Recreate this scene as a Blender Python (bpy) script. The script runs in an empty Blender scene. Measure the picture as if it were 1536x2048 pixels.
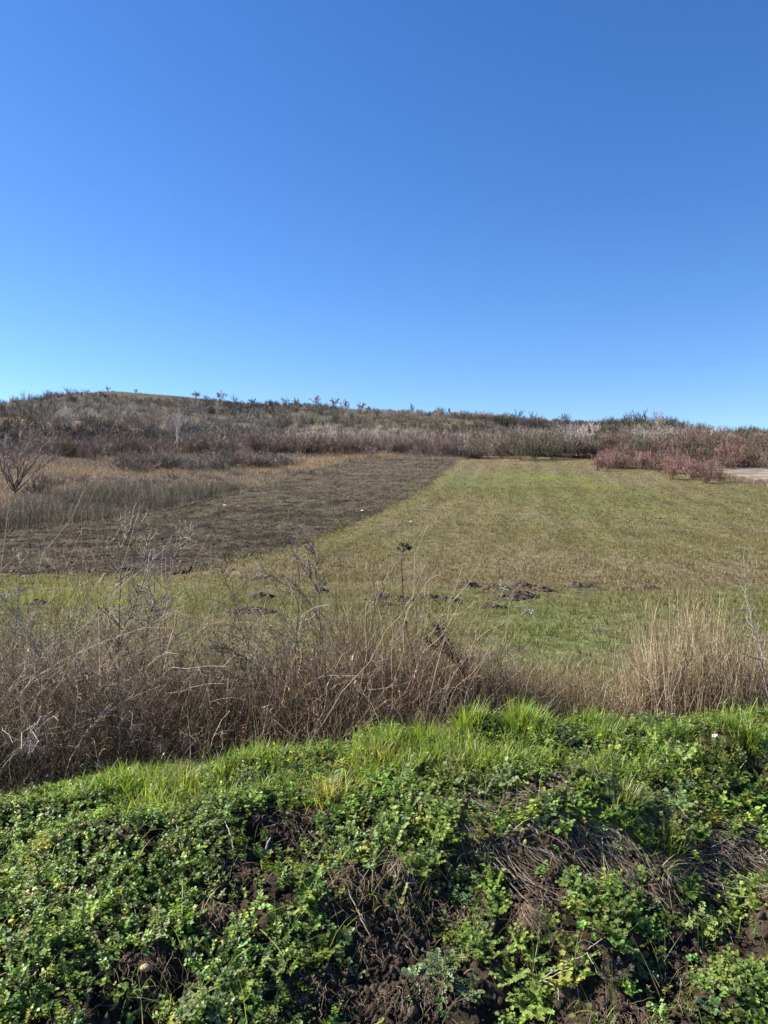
import bpy, math
import numpy as np
from mathutils import Vector

SC = bpy.context.scene
COL = SC.collection
PI = math.pi
F_PX = 1539.0            # focal length of the 1536x2048 photograph in its pixels

# ------------------------------------------------------------------ camera
cam = bpy.data.cameras.new("camera")
cam.sensor_fit = 'VERTICAL'
cam.sensor_height = 34.6
cam.lens = 26.0
cam.clip_start = 0.05
cam.clip_end = 3000
co = bpy.data.objects.new("camera", cam)
COL.objects.link(co)
co.location = (0, 0, 0)
co.rotation_euler = (PI / 2, 0, 0)
SC.camera = co

# ------------------------------------------------------------------ world, sun, exposure
SUN_AZ = math.radians(76)     # to the left of the viewing direction (+Y)
SUN_EL = math.radians(35)
world = bpy.data.worlds.new("World")
SC.world = world
world.use_nodes = True
wn = world.node_tree.nodes
wl = world.node_tree.links
sky = wn.new("ShaderNodeTexSky")
sky.sky_type = 'NISHITA'
sky.sun_disc = False
sky.sun_elevation = SUN_EL
sky.sun_rotation = -SUN_AZ
sky.altitude = 300
sky.air_density = 1.0
sky.dust_density = 0.12
sky.ozone_density = 4.0
hsv = wn.new("ShaderNodeHueSaturation")
hsv.inputs['Saturation'].default_value = 1.23
hsv.inputs['Hue'].default_value = 0.51
wl.new(sky.outputs[0], hsv.inputs['Color'])
wl.new(hsv.outputs[0], wn['Background'].inputs['Color'])
wn['Background'].inputs['Strength'].default_value = 0.070

sl = bpy.data.lights.new("sun", 'SUN')
sl.energy = 5.0
sl.angle = math.radians(0.5)
sl.color = (1.0, 0.94, 0.84)
so = bpy.data.objects.new("sun", sl)
COL.objects.link(so)
sd = Vector((-math.sin(SUN_AZ) * math.cos(SUN_EL), math.cos(SUN_AZ) * math.cos(SUN_EL), math.sin(SUN_EL)))
so.rotation_euler = sd.to_track_quat('Z', 'Y').to_euler()
so.location = sd * 50

SC.view_settings.view_transform = 'Standard'
SC.view_settings.look = 'None'
SC.view_settings.gamma = 1
SC.view_settings.exposure = 1.46
SC.cycles.max_bounces = 6
SC.cycles.transparent_max_bounces = 8

# ------------------------------------------------------------------ numpy tools
rng = np.random.default_rng(7)


def U(a, b, n=None):
    return rng.uniform(a, b, n)


def sstep(a, b, t):
    t = np.clip((t - a) / (b - a), 0, 1)
    return t * t * (3 - 2 * t)


def vnoise(x, y, seed=0):
    x = np.asarray(x, float); y = np.asarray(y, float)
    xi = np.floor(x).astype(np.int64); yi = np.floor(y).astype(np.int64)
    fx = x - xi; fy = y - yi
    fx = fx * fx * (3 - 2 * fx); fy = fy * fy * (3 - 2 * fy)

    def h(a, b):
        n = (a * 374761393 + b * 668265263 + seed * 974634777) & 0x7fffffff
        n = ((n ^ (n >> 13)) * 1274126177) & 0x7fffffff
        return ((n ^ (n >> 16)) & 0xffff) / 65535.0
    return (h(xi, yi) * (1 - fx) + h(xi + 1, yi) * fx) * (1 - fy) + (h(xi, yi + 1) * (1 - fx) + h(xi + 1, yi + 1) * fx) * fy


def fbm(x, y, seed=0, oct=4):
    s = 0; a = 0.5; f = 1.0; tot = 0
    for o in range(oct):
        s = s + a * vnoise(x * f + 13.7 * o, y * f - 7.3 * o, seed + o)
        tot += a; a *= 0.5; f *= 2.03
    return s / tot          # 0..1


# ---- the lie of the land (camera eye at z = 0)
CX = [-4, -2, -1.35, -.7, -.2, .2, .6, 1.4, 2, 4]
CZ = [-1.70, -1.55, -1.44, -1.33, -1.30, -1.21, -1.15, -1.14, -1.16, -1.2]
SKX = [-700, -230, -150, -128, -107, -80, -52, -25, 0, 45, 75, 104, 150, 230, 700]
SKZ = [22, 35, 40.6, 44.6, 48.2, 45.8, 42.8, 41.6, 38.8, 37.0, 35.2, 31.6, 26.6, 22, 12]


def H0(x, y):
    c = np.interp(x, CX, CZ)
    w = np.clip((c + 1.5) / .37, 0, 1)

    def L(a, b): return a + (b - a) * w
    Y = [-60, 1.0, 1.9, 2.45, 2.88, 3.08, 3.35, 4.1, 4.45, 5.2, 6.5, 9, 17, 30, 50, 80, 110, 130]
    Z = [-1.78 + 0 * c, -1.78 + 0 * c, -1.76 + 0 * c, L(-1.64, -1.67), L(-1.55, -1.52), L(-1.53, -1.38), L(-1.51, -1.235),
         c, c - .09, L(-1.90, -1.64), L(-1.76, -1.62), -1.614 + 0 * c, -1.72 + 0 * c, -1.58 + 0 * c, -.52 + 0 * c,
         2.55 + 0 * c, 6.7 + 0 * c, 9.97 + 0 * c]
    z = np.full(np.broadcast(x, y).shape, -1.78)
    for i in range(len(Y) - 1):
        t = (y - Y[i]) / (Y[i + 1] - Y[i])
        z = np.where((t >= 0) & (t < 1), Z[i] + (Z[i + 1] - Z[i]) * t, z)
    S = np.interp(x, SKX, SKZ)
    t = (y - 130) / 170
    hill = 9.97 + (S - 9.97) * (t * .92 + .08 * t * t)
    z = np.where(y >= 130, np.where(t < 1, hill, S - .0006 * (y - 300) ** 2 - .05 * (y - 300)), z)
    return z


def H(x, y):
    x = np.asarray(x, float); y = np.asarray(y, float)
    d = .03 * np.abs(y) + .02
    z = sum(H0(x, y + k * d) * wt for k, wt in ((-1.5, .15), (-.75, .22), (0, .26), (.75, .22), (1.5, .15)))
    z = z + sstep(3, 9, y) * (1 - sstep(60, 140, y)) * (fbm(x * .35, y * .35, 3) - .5) * .16
    z = z + sstep(120, 190, y) * (fbm(x * .035, y * .035, 5, 3) - .5) * 5.0 * (1 - .6 * sstep(265, 300, y))
    return z


# bare hollows in the bank face: (x, y, radius x, radius y, depth)
HOLLOWS = []


def HB(x, y):
    """the bank in front: the land plus its lumps, ledges and hollows"""
    z = H(x, y)
    m = sstep(1.3, 2.2, y) * (1 - sstep(4.5, 5.0, y))
    z = z + m * ((fbm(x * 2.4, y * 2.4, 11, 3) - .5) * .26 + (fbm(x * 9, y * 9, 12, 3) - .5) * .05 + sstep(3.5, 3.9, y) * (fbm(x * 4.2, y * 3, 13, 2) - .5) * .16)
    for (hx, hy, rx, ry, dp) in HOLLOWS:
        r = ((x - hx) / rx) ** 2 + ((y - hy) / ry) ** 2
        z = z - dp * np.exp(-r * r * .9)
    return z


def hit(px, v, f=None, ymin=1.6, ymax=420):
    """the ground point seen at a photograph pixel"""
    f = f or H
    ys = np.geomspace(ymin, ymax, 6000)
    zz = (1024 - v) / F_PX * ys
    xx = (px - 768) / F_PX * ys
    k = np.argmax(f(xx, ys) >= zz)
    return np.array([xx[k], ys[k], f(xx[k:k + 1], ys[k:k + 1])[0]])


for px, v, rx, ry, dp in ((590, 1700, .22, .14, .09), (760, 1900, .24, .12, .05), (1050, 1745, .3, .10, .07), (1470, 1740, .25, .1, .06),
                          (340, 1985, .16, .1, .05), (840, 1830, .2, .1, .05), (1330, 1965, .12, .12, .06), (640, 2020, .25, .1, .04),
                          (1210, 1760, .16, .1, .05)):
    p = hit(px, v)
    HOLLOWS.append((p[0], p[1], rx, ry, dp))


class Bulk:
    def __init__(s):
        s.V = []; s.T = []; s.Q = []; s.C = []; s.n = 0

    def add(s, V, T=None, Q=None, C=None):
        V = np.asarray(V, float).reshape(-1, 3)
        s.V.append(V)
        if T is not None and len(T): s.T.append(np.asarray(T).reshape(-1, 3) + s.n)
        if Q is not None and len(Q): s.Q.append(np.asarray(Q).reshape(-1, 4) + s.n)
        if C is None: C = np.ones((len(V), 3))
        C = np.asarray(C, float)
        if C.ndim == 1: C = np.tile(C, (len(V), 1))
        s.C.append(C.reshape(-1, 3))
        s.n += len(V)
        return s

    def arrays(s):
        V = np.concatenate(s.V); C = np.concatenate(s.C)
        T = np.concatenate(s.T) if s.T else np.zeros((0, 3), int)
        Q = np.concatenate(s.Q) if s.Q else np.zeros((0, 4), int)
        return V, T, Q, C

    def mesh(s, name, mat, smooth=False):
        V, T, Q, C = s.arrays()
        me = bpy.data.meshes.new(name)
        me.vertices.add(len(V))
        me.vertices.foreach_set("co", V.astype(np.float32).ravel())
        nl = T.size + Q.size
        me.loops.add(nl)
        me.loops.foreach_set("vertex_index", np.concatenate([T.ravel(), Q.ravel()]).astype(np.int32))
        me.polygons.add(len(T) + len(Q))
        st = np.concatenate([np.arange(len(T)) * 3, T.size + np.arange(len(Q)) * 4]).astype(np.int32)
        me.polygons.foreach_set("loop_start", st)
        if smooth:
            me.polygons.foreach_set("use_smooth", np.ones(len(st), bool))
        me.update(calc_edges=True)
        a = me.color_attributes.new("Col", 'FLOAT_COLOR', 'POINT')
        a.data.foreach_set("color", np.concatenate([C, np.ones((len(C), 1))], 1).astype(np.float32).ravel())
        me.materials.append(mat)
        return me

    def obj(s, name, mat, parent=None, smooth=False, loc=None):
        if loc is not None:
            s.V = [v - np.asarray(loc, float) for v in s.V]
        o = bpy.data.objects.new(name, s.mesh(name, mat, smooth))
        COL.objects.link(o)
        if loc is not None: o.location = loc
        if parent is not None: o.parent = parent
        return o


def tag(o, label=None, cat=None, group=None, kind=None):
    if label: o['label'] = label
    if cat: o['category'] = cat
    if group: o['group'] = group
    if kind: o['kind'] = kind
    return o


def empty(name, loc, label, cat, group=None, rz=0.0):
    o = bpy.data.objects.new(name, None)
    COL.objects.link(o)
    o.location = loc
    o.rotation_euler = (0, 0, rz)
    o.empty_display_size = .1
    return tag(o, label, cat, group)


def dup(o, loc, rz=0.0, scale=(1, 1, 1), color=None, label=None):
    r = o.copy(); COL.objects.link(r)
    r.location = loc; r.rotation_euler = (0, 0, rz); r.scale = scale
    if color is not None: r.color = (*color, 1)
    if label: r['label'] = label
    for ch in o.children:
        c = ch.copy(); COL.objects.link(c); c.parent = r
        if color is not None: c.color = (*color, 1)
    return r


def pal(n, cols, wts=None, jit=.18):
    """n colours drawn from a palette, each a little lighter or darker"""
    cols = np.array(cols, float)
    i = rng.choice(len(cols), n, p=None if wts is None else np.array(wts) / np.sum(wts))
    return np.clip(cols[i] * (1 + rng.normal(0, jit, (n, 1))) * (1 + rng.normal(0, jit * .3, (n, 3))), .004, .9)


def blades(B, P, Ln, W, az, tilt, curl, C, seg=3, tipc=None):
    """grass blades as tapering bent strips"""
    N = len(P)
    if N == 0: return
    Ln = np.broadcast_to(Ln, (N,)); W = np.broadcast_to(W, (N,))
    pts = [np.array(P, float)]
    for i in range(seg):
        th = tilt + curl * (i + .5) / seg
        d = np.stack([np.sin(th) * np.cos(az), np.sin(th) * np.sin(az), np.cos(th)], 1)
        pts.append(pts[-1] + d * (Ln / seg)[:, None])
    tw = az + PI / 2 + U(-.9, .9, N)
    wv = np.stack([np.cos(tw), np.sin(tw), 0 * tw], 1)
    V = []; Cc = []
    for i in range(seg):
        w = (W * (1 - (i / seg) ** 1.6) * .5)[:, None]
        V += [pts[i] - wv * w, pts[i] + wv * w]
        f = i / seg
        c = C if tipc is None else C * (1 - f) + tipc * f
        Cc += [c, c]
    V.append(pts[-1]); Cc.append(C if tipc is None else tipc)
    V = np.stack(V, 1); Cc = np.stack(Cc, 1)
    m = 2 * seg + 1
    base = (np.arange(N) * m)[:, None]
    Q = []
    for i in range(seg - 1):
        Q.append(base + np.array([[2 * i, 2 * i + 1, 2 * i + 3, 2 * i + 2]]))
    T = base + np.array([[2 * seg - 2, 2 * seg - 1, 2 * seg]])
    B.add(V.reshape(-1, 3), T, np.concatenate(Q) if Q else None, Cc.reshape(-1, 3))


def paths(P, Ln, az, tilt, curl, K=6, wob=.03):
    """N polylines that rise from P, lean and bend"""
    N = len(P)
    Ln = np.broadcast_to(Ln, (N,))
    out = np.zeros((N, K, 3)); out[:, 0] = P
    azz = np.array(np.broadcast_to(az, (N,)), float)
    for i in range(1, K):
        th = tilt + curl * (i - .5) / (K - 1)
        azz = azz + rng.normal(0, .12, N)
        d = np.stack([np.sin(th) * np.cos(azz), np.sin(th) * np.sin(azz), np.cos(th)], 1)
        out[:, i] = out[:, i - 1] + (d + rng.normal(0, wob * 3, (N, 3))) * (Ln / (K - 1))[:, None]
    return out


def subtwigs(par, n, lo, hi, Ln, ang, K=4, up=.0, wob=.06, pl=None):
    """n side twigs on every parent polyline; Ln is a length or one per parent"""
    N, KP, _ = par.shape
    idx = np.repeat(np.arange(N), n)
    M = len(idx)
    t = U(lo, hi, M) * (KP - 1)
    k = np.minimum(t.astype(int), KP - 2); f = (t - k)[:, None]
    p = par[idx, k] * (1 - f) + par[idx, k + 1] * f
    T = par[idx, k + 1] - par[idx, k]
    T /= np.linalg.norm(T, axis=1, keepdims=True) + 1e-9
    r = rng.normal(0, 1, (M, 3))
    r -= (r * T).sum(1, keepdims=True) * T
    r /= np.linalg.norm(r, axis=1, keepdims=True) + 1e-9
    a = (ang * U(.65, 1.35, M))[:, None]
    d = np.cos(a) * T + np.sin(a) * r
    LL = (np.broadcast_to(Ln, (N,))[idx] * U(.45, 1.15, M) * (1.1 - .6 * (t / (KP - 1))))[:, None]
    out = np.zeros((M, K, 3)); out[:, 0] = p
    for i in range(1, K):
        d = d + np.array([0, 0, up]) + rng.normal(0, wob * 3, (M, 3))
        d /= np.linalg.norm(d, axis=1, keepdims=True)
        out[:, i] = out[:, i - 1] + d * LL / (K - 1)
    return out, idx


def tubes(B, path, r0, r1, C, sides=3):
    N, K, _ = path.shape
    if N == 0: return
    T = np.gradient(path, axis=1)
    T /= np.linalg.norm(T, axis=2, keepdims=True) + 1e-9
    ref = rng.normal(0, 1, (N, 1, 3))
    a = np.cross(T, ref); a /= np.linalg.norm(a, axis=2, keepdims=True) + 1e-9
    b = np.cross(T, a)
    r0 = np.broadcast_to(r0, (N,))[:, None]; r1 = np.broadcast_to(r1, (N,))[:, None]
    R = (r0 + (r1 - r0) * np.linspace(0, 1, K)[None])[:, :, None]
    V = np.stack([path + R * (a * math.cos(2 * PI * s / sides) + b * math.sin(2 * PI * s / sides)) for s in range(sides)], 2)
    base = (np.arange(N) * K * sides)[:, None, None]
    kk = (np.arange(K - 1) * sides)[None, :, None]
    Q = []
    for s in range(sides):
        s2 = (s + 1) % sides
        if sides == 2 and s == 1: break
        q = np.array([s, s2, s2 + sides, s + sides])[None, None]
        Q.append((base + kk + q).reshape(-1, 4))
    C = np.asarray(C, float)
    if C.ndim == 1: C = np.tile(C, (N, 1))
    Cv = np.repeat(C, K * sides, 0)
    B.add(V.reshape(-1, 3), None, np.concatenate(Q), Cv)


def stamp(B, tmpl, P, R, S, C):
    """copies of a template (V, T, shade) at P with rotations R, scale S, colour C"""
    V, T, sh = tmpl
    N = len(P); m = len(V)
    if N == 0: return
    S = np.broadcast_to(S, (N,))
    W = np.einsum('nij,mj->nmi', R, V) * S[:, None, None] + np.asarray(P)[:, None]
    TT = (np.arange(N) * m)[:, None, None] + T[None]
    CC = C[:, None, :] * sh[None, :, None] if sh.ndim == 1 else C[:, None, :] * sh[None]
    B.add(W.reshape(-1, 3), TT.reshape(-1, 3), None, np.clip(CC, 0, 1).reshape(-1, 3))


def rot_to(nrm, spin):
    """rotation matrices whose local z is nrm, spun by spin"""
    N = len(nrm)
    z = nrm / (np.linalg.norm(nrm, axis=1, keepdims=True) + 1e-9)
    r = np.tile(np.array([[1., 0, 0]]), (N, 1))
    x = r - (r * z).sum(1, keepdims=True) * z
    x /= np.linalg.norm(x, axis=1, keepdims=True) + 1e-9
    y = np.cross(z, x)
    c = np.cos(spin)[:, None]; s = np.sin(spin)[:, None]
    return np.stack([x * c + y * s, -x * s + y * c, z], 2)


# ------------------------------------------------------------------ materials
def new_mat(name):
    m = bpy.data.materials.new(name)
    m.use_nodes = True
    n = m.node_tree.nodes; l = m.node_tree.links
    return m, n, l, n['Principled BSDF']


def veg_mat(name, transl=.3, rough=.55, spec=.3, tint=False, tcol=(1.5, 1.35, .55)):
    m, n, l, p = new_mat(name)
    a = n.new("ShaderNodeAttribute"); a.attribute_name = "Col"
    c = a.outputs['Color']
    if tint:
        oi = n.new("ShaderNodeObjectInfo")
        mx = n.new("ShaderNodeMix"); mx.data_type = 'RGBA'; mx.blend_type = 'MULTIPLY'
        mx.inputs[0].default_value = 1
        l.new(c, mx.inputs[6]); l.new(oi.outputs['Color'], mx.inputs[7])
        c = mx.outputs[2]
    l.new(c, p.inputs['Base Color'])
    p.inputs['Roughness'].default_value = rough
    p.inputs['Specular IOR Level'].default_value = spec
    if transl > 0:
        t = n.new("ShaderNodeBsdfTranslucent")
        g = n.new("ShaderNodeMix"); g.data_type = 'RGBA'; g.blend_type = 'MULTIPLY'
        g.inputs[0].default_value = 1; g.inputs[7].default_value = (*tcol, 1)
        l.new(c, g.inputs[6]); l.new(g.outputs[2], t.inputs['Color'])
        mx2 = n.new("ShaderNodeMixShader"); mx2.inputs[0].default_value = transl
        l.new(p.outputs[0], mx2.inputs[1]); l.new(t.outputs[0], mx2.inputs[2])
        l.new(mx2.outputs[0], n['Material Output'].inputs['Surface'])
    return m


def ground_mat(name, scales, amt=.5, bump=.5, bdist=.05, rough=.95, stretch=None):
    """vertex colour broken up by noise at several scales, with bump"""
    m, n, l, p = new_mat(name)
    a = n.new("ShaderNodeAttribute"); a.attribute_name = "Col"
    tc = n.new("ShaderNodeTexCoord")
    c = a.outputs['Color']; hgt = None; vec = tc.outputs['Object']
    if stretch:
        mp = n.new("ShaderNodeMapping"); mp.inputs['Rotation'].default_value = (0, 0, .175); mp.inputs['Scale'].default_value = (1, stretch, 1)
        l.new(vec, mp.inputs['Vector']); vec = mp.outputs[0]
    for i, s in enumerate(scales):
        t = n.new("ShaderNodeTexNoise"); t.inputs['Scale'].default_value = s
        t.inputs['Detail'].default_value = 6; t.inputs['Roughness'].default_value = .65
        l.new(vec, t.inputs['Vector'])
        mr = n.new("ShaderNodeMapRange")
        mr.inputs[1].default_value = .3; mr.inputs[2].default_value = .7
        mr.inputs[3].default_value = 1 - amt; mr.inputs[4].default_value = 1 + amt
        l.new(t.outputs['Fac'], mr.inputs[0])
        v = n.new("ShaderNodeVectorMath"); v.operation = 'SCALE'
        l.new(c, v.inputs[0]); l.new(mr.outputs[0], v.inputs['Scale'])
        c = v.outputs[0]
        if hgt is None: hgt = t.outputs['Fac']
        else:
            ad = n.new("ShaderNodeMath"); ad.operation = 'ADD'
            l.new(hgt, ad.inputs[0]); l.new(t.outputs['Fac'], ad.inputs[1]); hgt = ad.outputs[0]
    b = n.new("ShaderNodeBump"); b.inputs['Strength'].default_value = bump; b.inputs['Distance'].default_value = bdist
    l.new(hgt, b.inputs['Height']); l.new(b.outputs[0], p.inputs['Normal'])
    l.new(c, p.inputs['Base Color'])
    p.inputs['Roughness'].default_value = rough; p.inputs['Specular IOR Level'].default_value = .1
    return m


M_LEAF = veg_mat("leaf", .38, .48, .3)
M_GRASS = veg_mat("grass_blade", .45, .45, .35, tcol=(1.4, 1.3, .7))
M_DRY = veg_mat("dry_stalk", .2, .65, .2, tcol=(1.1, 1.0, .85))
M_TWIG = veg_mat("twig", 0, .7, .25, tint=True)
M_CROP = veg_mat("crop", .3, .7, .1, tcol=(1.2, 1.15, .7))
M_SOIL = ground_mat("soil", (14, 60, 210), .28, .9, .02)
M_FIELD = ground_mat("field_ground", (4, 11, 34), .42, 1.0, .12, stretch=.4)
M_HILL = ground_mat("hill_ground", (.12, .9, 5), .22, .5, .3)
M_PLOUGH = ground_mat("ploughed_ground", (2.2, 7, 25), .5, 1.0, .16)

# ------------------------------------------------------------------ ground sheet
def grid(X, Y, Z):
    r, c = X.shape
    i = np.arange(r * c).reshape(r, c)
    Q = np.stack([i[:-1, :-1], i[:-1, 1:], i[1:, 1:], i[1:, :-1]], -1).reshape(-1, 4)
    return np.stack([X, Y, Z], -1).reshape(-1, 3), Q


TANC = np.array([.30, .215, .125]); GREYC = np.array([.16, .135, .105]); GRNC = np.array([.10, .115, .045])
def lerp(a, b, t): return a * (1 - np.asarray(t)[..., None]) + b * np.asarray(t)[..., None]


ys = np.concatenate([np.linspace(-40, 1, 12), np.linspace(1.3, 9, 60), np.geomspace(9.2, 300, 220), np.geomspace(303, 900, 30)])
ss = np.linspace(-1, 1, 181)
ss = np.sign(ss) * np.abs(ss) ** 1.25
Yg, Sg = np.meshgrid(ys, ss, indexing='ij')
Xg = Sg * (25 + np.abs(Yg) * 1.05)
Zg = H(Xg, Yg) - .28 * (1 - sstep(4.2, 4.9, Yg)) * (1 - sstep(4.2, 5.5, np.abs(Xg)))
n1 = fbm(Xg * .05, Yg * .05, 21); n2 = fbm(Xg * .4, Yg * .4, 22)
gc = lerp(GREYC, TANC, sstep(.35, .7, n1))
gc = lerp(gc, np.array([.085, .076, .05]), .9 * sstep(160, 230, Yg))
gc = lerp(gc, np.array([.125, .105, .06]), sstep(19, 21, Yg) * (1 - sstep(124, 128, Yg)) * sstep(-1.5, .5, Xg - (-20.5 + .161 * (Yg - 41))) * (1 - sstep(-2, 0, Xg - 44)))
gc = lerp(gc, GRNC, .3 * sstep(.5, .75, n2) * sstep(250, 300, Yg) + .7 * (1 - sstep(5, 12, Yg)))
V, Q = grid(Xg, Yg, Zg)
tag(Bulk().add(V, None, Q, gc.reshape(-1, 3)).obj("ground", M_HILL, smooth=True), kind='structure')


# ------------------------------------------------------------------ field, ploughed strip, stubble
def line_r(y):           # border of the green field and the ploughed strip
    return np.interp(y, [15, 22.2, 26.8, 32.3, 38.3, 49.2, 58.4, 73.2, 117.7, 140], [-6.2, -5.3, -4.55, -3.9, -3.1, -1.5, .2, 2.95, 11.24, 15.4])


def line_l(y):           # far border of the ploughed strip
    return np.interp(y, [15, 39.6, 46.5, 53, 60.5, 70, 84, 98, 114, 140], [-24.5, -19.8, -17.8, -16.4, -15.3, -14.4, -13.0, -10.6, -6.2, 1])


def field_right(y): return np.interp(y, [5, 60, 88, 124, 130], [44, 44, 38.5, 33.5, 32])
def wig(y, s, a=.35): return (fbm(y * .35, y * 0 + s, s) - .5) * a * 2 + (fbm(y * 1.9, y * 0 + s + 3, s) - .5) * .5


def e_patch(x, y, cx, cy, rx, ry): return np.exp(-(((x - cx) / rx) ** 2 + ((y - cy) / ry) ** 2))


YPATCH = []
for px, v, wpx, hpx in ((1090, 955, 60, 9), (1160, 960, 60, 5), (1205, 975, 45, 14), (1340, 1035, 70, 5), (1300, 1022, 60, 4), (1000, 1019, 26, 3),
                        (1185, 1016, 20, 3), (1010, 985, 50, 30), (930, 965, 60, 18), (1390, 1048, 60, 4),
                        (1260, 990, 60, 12), (1090, 975, 40, 16), (1480, 990, 70, 12), (1010, 955, 40, 5)):
    p = hit(px, v); q = hit(px, v - hpx * .55); YPATCH.append((p[0], p[1], wpx * .75 * p[1] / F_PX, max(q[1] - p[1], .4)))


def field_col(x, y):
    brown = np.array([.194, .157, .092]); olive = np.array([.166, .150, .066]); green = np.array([.142, .158, .055]); yel = np.array([.22, .235, .04])
    xr = x - .177 * y; n = fbm(xr * .2, y * .07, 31); n2 = fbm(xr * 1.1, y * .4, 32); n3 = fbm(x * .05, y * .035, 37)
    c = lerp(olive, brown, np.clip(sstep(.35, .7, n) * .55 + (n2 - .5) * .9, 0, 1))
    c = lerp(c, brown * np.array([1.08, 1.0, 1.0]), .75 * sstep(100, 122, y))
    c = lerp(c, brown, .5 * sstep(14, 17, y) * (1 - sstep(24, 34, y)))
    c = lerp(c, green, .3 * sstep(.5, .72, n3) * sstep(30, 60, y) * (1 - sstep(95, 115, y)))
    near = 1 - sstep(14, 18.5, y + (n2 - .5) * 4)
    c = lerp(c, green, np.clip(near * (.35 + 1.5 * (fbm(x * .5, y * .5, 33) - .35)), 0, 1))
    rows = np.sin((x - .177 * y) * 2 * PI / 3.1) * .5 + .5
    c = c * (1 + .16 * (rows - .5) * sstep(20, 40, y))[..., None]
    for k, (px, py, rx, ry) in enumerate(YPATCH):
        e = e_patch(x, y, px, py, rx, ry)
        c = lerp(c, yel if k < 6 or k in (9, 13) else green, np.clip(e * (.05 + .95 * n2), 0, .55))
    return c


def field_sheet():
    B = Bulk()
    for (y0, y1, fl, ny, nx) in ((6.6, 20.6, lambda y: -30 + 0 * y, 120, 240), (20.6, 127, lambda y: line_r(y) + wig(y, 5), 330, 150)):
        yy = np.geomspace(y0, y1, ny)
        u = np.linspace(0, 1, nx)
        Yf, Uf = np.meshgrid(yy, u, indexing='ij')
        l = fl(Yf); r = field_right(Yf) + wig(Yf, 8, .6)
        X = l + (r - l) * Uf
        yo = Yf + (sstep(100, 127, Yf) * (X - 12) * -.06 if y1 > 100 else 0)
        edge = np.minimum(np.minimum(Uf, 1 - Uf) * 60, 1)
        if y0 > 10: ends = np.minimum((y1 - Yf) / 1.5, 1)
        else: ends = np.minimum((Yf - y0) / .6, 1)
        Z = H(X, yo) + .07 * np.minimum(edge, ends) - .02 + .05 * (fbm(X * 2.1, yo * 2.1, 38) - .5)
        V, Q = grid(X, yo, Z)
        B.add(V, None, Q, (field_col(X, yo) * .95).reshape(-1, 3))
    return B


tag(field_sheet().obj("green_field", M_FIELD, smooth=True), kind='structure')

yy = np.concatenate([np.arange(19.3, 60, .11), np.geomspace(60.1, 119, 330)])
u = np.linspace(0, 1, 170)
Yf, Uf = np.meshgrid(yy, u, indexing='ij')
lx = line_l(Yf) + wig(Yf, 9, .5); rx = line_r(Yf) + wig(Yf, 5) + .35
X = lx + (rx - lx) * Uf
cl = fbm(X * 5, Yf * 5, 41, 4)
fur = np.sin((X - .17 * Yf) * 2 * PI / 1.1 + 2 * fbm(X * .3, Yf * .3, 43))
edge = np.minimum(np.minimum(Uf, 1 - Uf) * 25, 1) * np.minimum(np.minimum(np.maximum(Yf - 19.3, 0) / 1.6, 119.1 - Yf), 1)
Z = H(X, Yf) - .005 + edge * (.08 + (cl - .5) * .26 + fur * .02)
d1 = np.array([.046, .037, .025]); d2 = np.array([.128, .103, .070])
pc = lerp(d1, d2, np.clip(sstep(.35, .7, fbm(X * .8, Yf * .8, 44)) + .5 * sstep(70, 118, Yf) * sstep(.4, .6, fbm(X * .1, Yf * .1, 45)), 0, 1))
pc = lerp(pc, np.array([.19, .15, .10]), .6 * sstep(.52, .7, fbm(X * .5, Yf * 1.6, 46)) * sstep(40, 90, Yf))
pc = lerp(pc, np.array([.085, .095, .035]), .6 * sstep(.6, .75, fbm(X * .4, Yf * .4, 47)))
V, Q = grid(X, Yf, Z)
tag(Bulk().add(V, None, Q, pc.reshape(-1, 3)).obj("ploughed_strip", M_PLOUGH, smooth=True), kind='structure')

# pale field on the right
yy = np.linspace(79, 106, 50); u = np.linspace(0, 1, 60)
Yf, Uf = np.meshgrid(yy, u, indexing='ij')
X = 42 - .12 * (Yf - 88) + .6 * np.maximum(Yf - 97, 0) + Uf * 60
Z = H(X, Yf) + .12 * np.minimum(1, np.minimum(Uf * 12, (Yf - 79) / 3)) - .03 + (fbm(X * 3, Yf * 3, 48) - .5) * .12
pc = lerp(np.array([.30, .25, .20]), np.array([.17, .135, .10]), sstep(.4, .65, fbm(X * 1.5, Yf * 1.5, 49)))
V, Q = grid(X, Yf, Z)
tag(Bulk().add(V, None, Q, pc.reshape(-1, 3)).obj("stubble_field", M_HILL, smooth=True), kind='structure')

# ------------------------------------------------------------------ the bank in front
xb = np.arange(-4.6, 4.61, .018); yb = np.concatenate([np.arange(.6, 1.9, .06), np.arange(1.9, 5.0, .016)])
Yb, Xb = np.meshgrid(yb, xb, indexing='ij')
fine = sstep(1.3, 2.0, Yb)
lump = fbm(Xb * 22, Yb * 22, 52, 3)
Zb = HB(Xb, Yb) + fine * ((lump - .5) * .06 + (fbm(Xb * 55, Yb * 55, 53, 3) - .5) * .030)
rim = np.maximum(sstep(4.2, 4.6, np.abs(Xb)), sstep(4.75, 5.0, Yb))
Zb = Zb - .3 * rim
s1 = np.array([.034, .024, .016]); s2 = np.array([.098, .071, .048])
bc = lerp(s1, s2, sstep(.38, .7, .5 * lump + .5 * fbm(Xb * 5, Yb * 5, 54)))
V, Q = grid(Xb, Yb, Zb)
tag(Bulk().add(V, None, Q, bc.reshape(-1, 3)).obj("earth_bank", M_SOIL, smooth=True), kind='structure')


def bank_z(x, y): return HB(x, y) + (fbm(x * 22, y * 22, 52, 3) - .5) * .05


def bank_n(x, y):
    e = .04
    dx = (HB(x + e, y) - HB(x - e, y)) / (2 * e); dy = (HB(x, y + e) - HB(x, y - e)) / (2 * e)
    n = np.stack([-dx, -dy, np.ones_like(x)], 1)
    return n / np.linalg.norm(n, axis=1, keepdims=True)


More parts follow.
